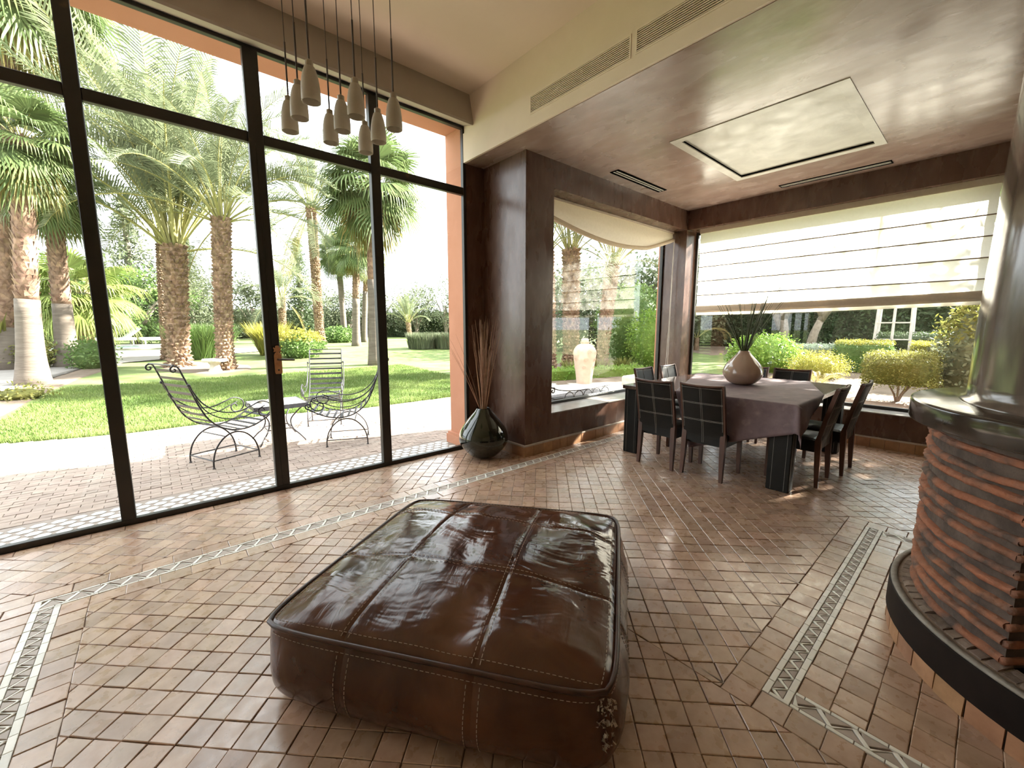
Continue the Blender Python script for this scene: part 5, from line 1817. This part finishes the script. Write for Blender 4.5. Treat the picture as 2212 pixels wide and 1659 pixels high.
# shrubs on the lawn
grassy((1.35, 19.29), 0.95, 1.25, 4200, 'leafgreen', 'tall green grassy clump between the two date palm trunks', spread=0.75, w=0.010)
bush((4.36, 17.92), 0.85, 0.8, 1.05, 'leafgreen', 2600, 0.13, 'round golden and green bush right of the door handle', 'golden_bush', top='leafyellow')
grassy((3.6, 19.4), 0.5, 1.3, 700, 'leafyellow', 'yellow spiky plant behind the door mullion', 'yellow_yucca', 0.7, 0.02)
bush((9.04, 27.6), 1.1, 0.9, 1.0, 'leafgreen', 1800, 0.18, 'low green bush at the foot of the tall thin date palm', 'green_bush')
grassy((10.3, 18.9), 0.9, 0.8, 2200, 'leafgrey', 'low grassy hedge left of the salmon jamb', 'grass_hedge', 0.35, 0.016)
grassy((11.4, 18.2), 0.9, 0.8, 2200, 'leafgrey', 'low grassy hedge touching the salmon jamb', 'grass_hedge', 0.35, 0.016)
bush((-1.45, 17.4), 0.5, 0.5, 0.85, 'leafgreen', 1500, 0.10, 'small clipped green bush beside the leaning mullion', 'green_bush')
bush((-2.75, 18.2), 0.55, 0.5, 0.8, 'leafyg', 1300, 0.12, 'small bush between the two grey palm feet', 'green_bush')
grassy((-3.6, 18.5), 0.5, 1.5, 420, 'leafyg', 'broad-leaved yellow green plant at the left picture edge', 'banana_plant', 0.8, 0.05)
bush((-2.1, 12.3), 0.45, 0.35, 0.22, 'leafyg', 700, 0.07, 'low ground cover at the left edge of the lawn', 'ground_cover')

# stone stool under the palms
st_ = thing('stone_stool', (1.30, 15.0, gz(1.3, 15.0)), 'round pale stone stool on the lawn between the date palms', 'stool')
MB().lathe([(0, 0.26), (0.30, 0.26), (0.32, 0.29), (0.32, 0.33), (0.30, 0.35), (0, 0.35)], (0, 0, 0), 24).build('seat', 'stone', st_, local=True)
MB().lathe([(0.20, -0.06), (0.14, 0.06), (0.12, 0.16), (0.18, 0.26)], (0, 0, 0), 20).build('pedestal', 'stone', st_, local=True, smooth=True)

# ---- carved urn outside the dining window
un = thing('stone_urn', (8.35, 6.80, gz(8.35, 6.8) - 0.02), 'tall pale carved stone urn outside the dining garden window', 'urn')
up_ = interp_prof([(0.20, 0.0), (0.205, 0.10), (0.235, 0.35), (0.275, 0.62), (0.290, 0.78), (0.262, 0.90), (0.19, 0.985), (0.115, 1.02)], 40)
body = MB().lathe([(0, 0)] + up_ + [(0.105, 1.05), (0.125, 1.055), (0.125, 1.075), (0.0, 1.075)], (0, 0, 0), 48).build('body', 'urn', un, smooth='auto', local=True)
MB().lathe([(0.095, 1.072), (0.100, 1.13), (0.075, 1.16), (0.0, 1.165)], (0, 0, 0), 24).build('lid', 'urn', un, local=True, smooth=True)
def urn_r(z): return float(np.interp(z, [p[1] for p in up_], [p[0] for p in up_]))
for zc, nn, s in ((0.80, 7, 0.075), (0.62, 6, 0.07), (0.42, 5, 0.06)):
    for k in range(nn):
        a0 = 2 * math.pi * k / nn + zc * 3
        P = []
        for i in range(22):
            th = i / 21 * 3.6 * math.pi
            rr = s * (1 - i / 24)
            z = zc + rr * math.sin(th); a = a0 + rr * math.cos(th) / urn_r(zc)
            P.append(((urn_r(z) + 0.002) * math.cos(a), (urn_r(z) + 0.002) * math.sin(a), z))
        MB().tube(P, 0.008, 5).build('carved_scroll', 'urn', un, local=True)

# low planting, stone edge, wrought-iron pieces by the dining window
hedge((9.3, 7.3), 1.8, 0.25, 0.28, -0.35, 'leafbright', 2200, 0.07, 'very low bright green edging hedge behind the urn', name='edging_hedge', jit=0.03)
sb = tag(MB().bevbox(8.75, 9.75, 5.45, 5.95, 0.02, 0.30, 0.03).build('stone_block', 'stone'), 'pale stone block outside the window, left of the far dining chairs', 'stone block')
patch_ground('stone_terrace', [(5.0, 8.0), (5.2, 4.3), (7.5, 4.2), (10.0, 4.6), (10.2, 5.8), (8.6, 6.9), (7.2, 8.0)], 'stone', 0.02)
bush((12.6, 7.3), 0.9, 0.8, 1.9, 'leafbright', 3600, 0.10, 'bright green shrub in front of the dark trees, right side of the dining garden window', 'green_bush')
bush((14.2, 9.2), 1.6, 1.3, 2.9, 'leafgreen', 5000, 0.14, 'large mid green shrub right of the leaning date palm', 'green_bush')
tree('broad_tree', (16.5, 11.8), 4.0, 2.6, 2.4, 0.4, 'leafdark', 6000, 0.22, 'dark tree behind the urn palms', 40, 0.5)
tree('broad_tree', (19.0, 10.2), 4.3, 2.6, 2.4, 0.5, 'leafgrey', 6000, 0.22, 'grey green tree behind the dining corner post', 40, 0.5)
tree('broad_tree', (15.0, 14.2), 3.8, 2.6, 2.2, 0.3, 'leafdark', 5000, 0.22, 'dark tree left behind the thick date palm', 40, 0.5)
tree('broad_tree', (18.5, 15.5), 4.2, 3.0, 2.4, 0.3, 'leafgrey', 5000, 0.25, 'far grey green tree between the urn palms', 40, 0.5)
for i, (x, y) in enumerate(((10.2, 7.6), (10.9, 7.4), (9.2, 8.0))):
    grassy((x, y), 0.2, 0.45, 160, 'leafyg', ['spiky tuft right of the urn', 'spiky tuft below the leaning date palm', 'spiky tuft left of the urn'][i], 'spiky_tuft', 0.8, 0.012)

# ---- right-hand garden behind the blind
hedge((25.0, 3.0), 9.5, 1.2, 4.6, math.radians(105), 'leafdark', 90000, 0.19, 'tall dark hedge closing the garden behind the blind', name='boundary_hedge', jit=0.16)
def forked_tree(loc, label, segs, r):
    t = thing('bare_trunk_tree', (loc[0], loc[1], gz(*loc) - 0.03), label, 'tree')
    for k, P in enumerate(segs):
        MB().tube(P, [r * (1.0 if k == 0 else 0.7) * (1 - 0.5 * i / (len(P) - 1)) for i in range(len(P))], 9).build('trunk' if k == 0 else 'limb', 'barktree', t, local=True, smooth=True)
    foliage(t, clumps(5200, (0.4, 0, 5.6), (3.0, 3.2, 1.6), 50, 0.45), 0.22, 'leafgrey')
forked_tree((20.6, 6.0), 'forked grey trunk behind the bright green bush', [[(0, 0, -0.1), (0.1, -0.1, 0.9), (0.1, 0.0, 1.8)], [(0.1, 0, 1.0), (0.2, 0.55, 2.2), (0.3, 1.0, 4.4)], [(0.1, 0.0, 1.4), (0.2, -0.5, 2.6), (0.3, -1.2, 4.6)]], 0.24)
forked_tree((19.0, 4.6), 'grey trunk leaning right of the forked one', [[(0, 0, -0.1), (0.1, -0.15, 0.9), (0.2, -0.45, 1.9)], [(0.15, -0.3, 1.4), (0.3, -1.1, 2.9), (0.3, -1.5, 4.6)], [(0.15, -0.35, 1.6), (0.2, 0.3, 3.0), (0.2, 0.6, 4.6)]], 0.19)
bush((13.9, 4.45), 1.0, 0.90, 1.08, 'leafbright', 4600, 0.11, 'bright lime green bush right behind the beige table vase', 'lime_bush')
bush((13.3, 2.95), 0.60, 0.60, 0.66, 'leafyellow', 7000, 0.045, 'round golden clipped bush right of the lime bush', 'golden_bush')
hedge((15.6, 3.6), 0.45, 1.25, 0.70, 0.05, 'leafsilver', 9000, 0.055, 'low silvery green clipped hedge behind the golden bush', name='clipped_hedge')
hedge((15.9, 2.45), 1.0, 0.62, 0.80, math.radians(8), 'leafgreen', 10000, 0.05, 'clipped hedge with golden top in front of the timber trellis', top='leafyellow')  # sunlit hedge top put into the golden leaf colour
hedge((17.6, 1.7), 0.8, 0.75, 1.0, math.radians(8), 'leafdark', 8000, 0.06, 'dark green clipped hedge beside the timber trellis')
# square topiary on a bare stem
tp = thing('topiary', (10.85, 1.08, gz(10.85, 1.08) - 0.03), 'boxy yellow green topiary on bare stems right of the dining chairs', 'bush')
for k in range(7):
    a = rnd.uniform(0, 6.28)
    MB().tube([(0, 0, -0.05), (0.08 * math.cos(a), 0.08 * math.sin(a), 0.16), (0.30 * math.cos(a), 0.30 * math.sin(a), 0.46)], [0.02, 0.016, 0.010], 6).build('stem', 'barktree', tp, local=True)
q = MB().bevbox(-0.42, 0.42, -0.40, 0.40, 0.36, 0.86, 0.10).build('inner_foliage', 'leafyg', tp, local=True)
P = box_points(11000, (0.50, 0.48, 0.60), jit=0.035); P[:, 2] += 0.32
foliage(tp, P, 0.042, 'leafyg')
hedge((13.9, 0.70), 0.75, 0.52, 0.92, math.radians(6), 'leafyg', 10000, 0.05, 'clipped golden hedge behind the boxy topiary', top='leafyellow')  # golden leaves on top carry the sunlight in their colour
hedge((15.8, -0.15), 0.9, 0.7, 1.25, math.radians(10), 'leafdark', 9000, 0.06, 'dark green clipped hedge left of the fireplace hood')
bush((11.2, 0.22), 0.42, 0.40, 1.95, 'leafgrey', 3200, 0.10, 'leafy shrub half hidden by the fireplace hood', 'green_bush', top='leafyg')
grassy((11.9, -0.1), 0.6, 0.35, 900, 'leafbright', 'bright grassy patch left of the fireplace mantel', 'grass_clump', 0.8, 0.012)
# feathery yellow young palm and dry fallen frond
yp = thing('feathery_palm', (11.2, 2.45, gz(11.2, 2.45) - 0.03), 'low feathery yellow palm in front of the golden bush', 'palm')
for k in range(15):
    o = bpy.data.objects.new('frond', DATE[[1, 2, 3, 4, 4][k % 5]]); COL.objects.link(o); o.parent = yp
    s = rnd.uniform(0.26, 0.36); o.scale = (s, s, s); o.rotation_euler = (0, 0, k * 2.4)
    o.data = leaf_mesh('yellow_frond', date_frond(math.radians(rnd.uniform(15, 70)), 3.0, math.radians(95), seed=k), 'frondy', 'stalk')
dp = thing('drooping_dry_palm', (19.2, 9.0, gz(19.2, 9.0) - 0.03), 'dry arching palm frond at the left of the blind window', 'palm')
MB().tube([(0, 0, -0.1), (0.02, 0, 0.6)], [0.12, 0.10], 8).build('trunk', 'barkdate', dp, local=True)
for k, a in enumerate((-1.1, -0.6, 1.9, 2.6, 0.3, -2.2)):
    o = bpy.data.objects.new('frond', DATE[2 if k % 2 else 3] if k > 1 else leaf_mesh('dry_frond', date_frond(math.radians(50), 3.0, math.radians(140), seed=k + 60), 'frondy', 'stalk'))
    COL.objects.link(o); o.parent = dp; o.location = (0, 0, 0.55); o.scale = (0.62,) * 3; o.rotation_euler = (0, 0, a)
# slatted timber trellis tower
tl = thing('timber_trellis', (17.0, 1.95, gz(17, 1.95) - 0.03), 'weathered timber trellis tower in front of the dark hedge', 'trellis')
for (x, y) in ((-0.28, -0.42), (-0.28, 0.42), (0.28, -0.42), (0.28, 0.42), (-0.28, 0.0)):
    MB().tube([(x, y, -0.05), (x * 0.86, y * 0.86, 2.6)], 0.035, 4).build('post', 'trellis', tl, local=True)
for z in (0.35, 0.85, 1.35, 1.85, 2.35):
    k = 1 - 0.14 * z / 2.6
    for x in (-0.28, 0.28):
        MB().box(x * k - 0.02, x * k + 0.02, -0.44 * k, 0.44 * k, z, z + 0.035).build('rung', 'trellis', tl, local=True)
# trees on the sun side whose leaves shade the blind
tree('broad_tree', (11.7, -1.5), 5.3, 1.2, 1.25, 2.3, 'leafgreen', 3000, 0.20, 'leafy tree beyond the fireplace, its shade falling on the blind', 30, 0.4)
tree('broad_tree', (12.2, -0.6), 7.4, 1.4, 2.2, 5.55, 'leafgreen', 1500, 0.16, 'thin-stemmed tree standing above the clipped hedges', 24, 0.35, tr=0.06, coff=(0, 0.9), extra=(2600, (0.0, 1.0, 4.15), (1.1, 1.9, 0.36), 30, 0.20))  # unseen lower leaf layer added to keep the sun off the tablecloth

# ---- wrought-iron garden furniture
def spiral(c, r0, turns, start, sgn=1, n=26, end=0.12):
    """flat spiral in the x-z plane"""
    return [(c[0] + r0 * (1 - (1 - end) * i / n) * math.cos(start + sgn * turns * 2 * math.pi * i / n), c[1] + r0 * (1 - (1 - end) * i / n) * math.sin(start + sgn * turns * 2 * math.pi * i / n)) for i in range(n + 1)]
def cr_curve(keys, n=8):
    out = []
    for i in range(len(keys) - 1):
        p0 = keys[max(i - 1, 0)]; p1 = keys[i]; p2 = keys[i + 1]; p3 = keys[min(i + 2, len(keys) - 1)]
        for k in range(n):
            t = k / n
            out.append(tuple(0.5 * (2 * p1[j] + (p2[j] - p0[j]) * t + (2 * p0[j] - 5 * p1[j] + 4 * p2[j] - p3[j]) * t * t + (3 * p1[j] - p0[j] - 3 * p2[j] + p3[j]) * t ** 3) for j in range(len(p1))))
    out.append(tuple(keys[-1]))
    return out
def iron_chair():
    t = thing('iron_garden_chair', (0, 0, 0), 'x', 'garden chair', 'wrought-iron garden chairs on the patio')
    hw = 0.245
    R = 0.0085
    prof = cr_curve([(-0.47, 1.10), (-0.40, 0.90), (-0.33, 0.70), (-0.24, 0.53), (-0.10, 0.415), (0.06, 0.375), (0.20, 0.39), (0.33, 0.44), (0.43, 0.50)], 6)
    # rail with a scroll at the top and at the seat front
    topc = spiral((-0.515, 1.095), 0.045, 1.2, 0.1, 1, 14)
    frc = spiral((0.43, 0.54), 0.042, 1.2, -1.5, 1, 14)
    full = topc[::-1] + prof + frc
    for sy in (-1, 1):
        MB().tube([(p[0], sy * hw, p[1]) for p in full], R, 6).build('side_rail', 'iron', t, smooth=True, local=True)
        arm = cr_curve([(-0.405, 0.92), (-0.385, 0.86), (-0.30, 0.72), (-0.15, 0.615), (0.03, 0.585), (0.18, 0.625), (0.29, 0.66), (0.385, 0.62), (0.40, 0.54), (0.34, 0.485), (0.27, 0.50), (0.255, 0.56), (0.30, 0.585), (0.325, 0.55)], 6)
        MB().tube([(p[0], sy * (hw + 0.03), p[1]) for p in arm], R * 0.85, 6).build('arm', 'iron', t, smooth=True, local=True)
        arm2 = cr_curve([(-0.37, 0.80), (-0.28, 0.64), (-0.12, 0.535), (0.08, 0.515), (0.24, 0.57), (0.33, 0.605)], 6)
        MB().tube([(p[0], sy * (hw + 0.03), p[1]) for p in arm2], R * 0.7, 6).build('arm_scroll', 'iron', t, smooth=True, local=True)
        MB().lathe([(0, -0.018), (0.013, -0.012), (0.018, 0), (0.013, 0.012), (0, 0.018)], (-0.415, sy * (hw + 0.025), 0.93), 10).build('finial', 'iron', t, local=True)
        arch = cr_curve([(-0.245, 0.0), (-0.24, 0.10), (-0.20, 0.22), (-0.11, 0.32), (0.0, 0.355), (0.11, 0.32), (0.20, 0.22), (0.24, 0.10), (0.245, 0.0)], 5)
        MB().tube([(p[0], sy * (hw - 0.01), p[1]) for p in arch], R, 6).build('leg_arch', 'iron', t, smooth=True, local=True)
        MB().tube([(-0.24, sy * (hw - 0.01), 0.085), (0.24, sy * (hw - 0.01), 0.085)], R * 0.8, 6).build('stretcher', 'iron', t, local=True)
        for sx in (-1, 1):
            MB().lathe([(0, 0), (0.016, 0), (0.014, 0.008), (0.008, 0.014)], (sx * 0.245, sy * (hw - 0.01), 0), 8).build('foot', 'iron', t, local=True)
    for sx in (-1, 1):
        MB().tube([(sx * 0.24, -hw, 0.085), (sx * 0.24, hw, 0.085)], R * 0.8, 6).build('stretcher', 'iron', t, local=True)
        MB().tube([(sx * 0.10, -hw, 0.325), (sx * 0.10, hw, 0.325)], R * 0.8, 6).build('stretcher', 'iron', t, local=True)
    # flat slats across back and seat
    L = [0.0]
    for a, b in zip(prof[:-1], prof[1:]):
        L.append(L[-1] + math.hypot(b[0] - a[0], b[1] - a[1]))
    ns = 16
    for k in range(ns):
        s = L[-1] * (k + 0.35) / ns
        i = max(j for j in range(len(L)) if L[j] <= s); i = min(i, len(prof) - 2)
        f = (s - L[i]) / (L[i + 1] - L[i])
        x = prof[i][0] + (prof[i + 1][0] - prof[i][0]) * f; z = prof[i][1] + (prof[i + 1][1] - prof[i][1]) * f
        d = Vector((prof[i + 1][0] - prof[i][0], 0, prof[i + 1][1] - prof[i][1])).normalized() * 0.014
        nn = Vector((d.z, 0, -d.x)).normalized() * 0.003
        c = Vector((x, 0, z))
        vs = []
        for y in (-hw, hw):
            for (u, v) in ((-1, -1), (1, -1), (1, 1), (-1, 1)):
                p = c + d * u + nn * v
                vs.append((p.x, y, p.z))
        MB().add(vs, [(0, 1, 2, 3), (7, 6, 5, 4), (0, 4, 5, 1), (1, 5, 6, 2), (2, 6, 7, 3), (3, 7, 4, 0)]).build('slat', 'iron', t, local=True)
    MB().tube([(-0.515, -hw, 1.14), (-0.515, hw, 1.14)], R, 6).build('top_bar', 'iron', t, local=True)
    return t
ic = iron_chair()
ic.location = (0.503, 5.625, -0.01); ic.rotation_euler = (0, 0, math.radians(22)); ic['label'] = 'wrought-iron slatted garden chair left of the door mullion, seen from its side'
copy_tree(ic, (1.86, 5.50, -0.01), math.radians(157), 'wrought-iron garden chair half hidden by the right-hand mullion, facing left')
copy_tree(ic, (1.98, 6.85, -0.01), math.radians(-112), 'wrought-iron garden chair standing furthest back on the patio, facing the room')

# low tiled table between them
it = thing('garden_table', (1.17, 6.20, -0.01), 'low square garden table with grey slab top and curved iron legs', 'garden table')
MB().bevbox(-0.31, 0.31, -0.31, 0.31, 0.475, 0.515, 0.006).build('table_top', 'tabletile', it, local=True)
q = MB()
for (a, b, c, d) in ((-0.315, 0.315, -0.315, -0.305), (-0.315, 0.315, 0.305, 0.315), (-0.315, -0.305, -0.305, 0.305), (0.305, 0.315, -0.305, 0.305)):
    q.box(a, b, c, d, 0.462, 0.518)
q.build('edge_band', 'iron', it, local=True)
for sx in (-1, 1):
    for sy in (-1, 1):
        k = cr_curve([(0.26, 0.47), (0.20, 0.40), (0.13, 0.28), (0.15, 0.16), (0.22, 0.07), (0.27, 0.0)], 6)
        MB().tube([(sx * p[0], sy * p[0], p[1]) for p in k], 0.009, 6).build('leg', 'iron', it, smooth=True, local=True)
for sx in (-1, 1):
    MB().tube([(sx * 0.15, -0.15, 0.17), (sx * 0.15, 0.15, 0.17)], 0.007, 6).build('stretcher', 'iron', it, local=True)
    MB().tube([(-0.15, sx * 0.15, 0.17), (0.15, sx * 0.15, 0.17)], 0.007, 6).build('stretcher', 'iron', it, local=True)
# ashtray dish on the table
ds = MB().lathe([(0.0, 0.0), (0.05, 0.0), (0.07, 0.025), (0.066, 0.028), (0.045, 0.008), (0.0, 0.008)], (0, 0, 0), 24).build('metal_dish', 'nickel', None, smooth=True)
ds.location = (1.02, 6.28, 0.505)
tag(ds, 'small round metal dish on the garden table', 'dish')

# wrought-iron bench back right outside the dining window
ib = thing('iron_bench', (5.6, 4.45, 0.0), 'wrought-iron scroll bench close outside the dining garden window', 'bench')
def flat(pts, y=4.45, r=0.010):
    return MB().tube([(p[0], y, p[1]) for p in pts], r, 6)
flat(cr_curve([(4.45, 0.62), (4.60, 0.58), (4.85, 0.50), (5.2, 0.455), (5.7, 0.45), (6.2, 0.47)], 8)).build('top_rail', 'iron', ib, smooth=True)
flat(cr_curve([(4.74, 0.545), (4.66, 0.55), (4.60, 0.50), (4.62, 0.42), (4.72, 0.37), (4.95, 0.355)], 8)).build('scroll', 'iron', ib, smooth=True)
flat(spiral((4.70, 0.50), 0.05, 1.1, 1.5, -1, 16)).build('scroll', 'iron', ib, smooth=True)
for k in range(5):
    x = 4.98 + k * 0.24
    flat(cr_curve([(x, 0.35), (x + 0.03, 0.41), (x + 0.12, 0.445), (x + 0.20, 0.41), (x + 0.23, 0.35)], 6), r=0.008).build('hoop', 'iron', ib, smooth=True)
flat([(4.45, 0.35), (6.2, 0.35)]).build('seat_rail', 'iron', ib)
for x in (4.5, 6.15):
    for y in (4.45, 4.80):
        MB().tube([(x, y, -0.01), (x, y, 0.36)], 0.011, 6).build('leg', 'iron', ib)
for k in range(6):
    MB().box(4.45, 6.2, 4.47 + k * 0.06, 4.50 + k * 0.06, 0.345, 0.355).build('seat_slat', 'iron', ib)
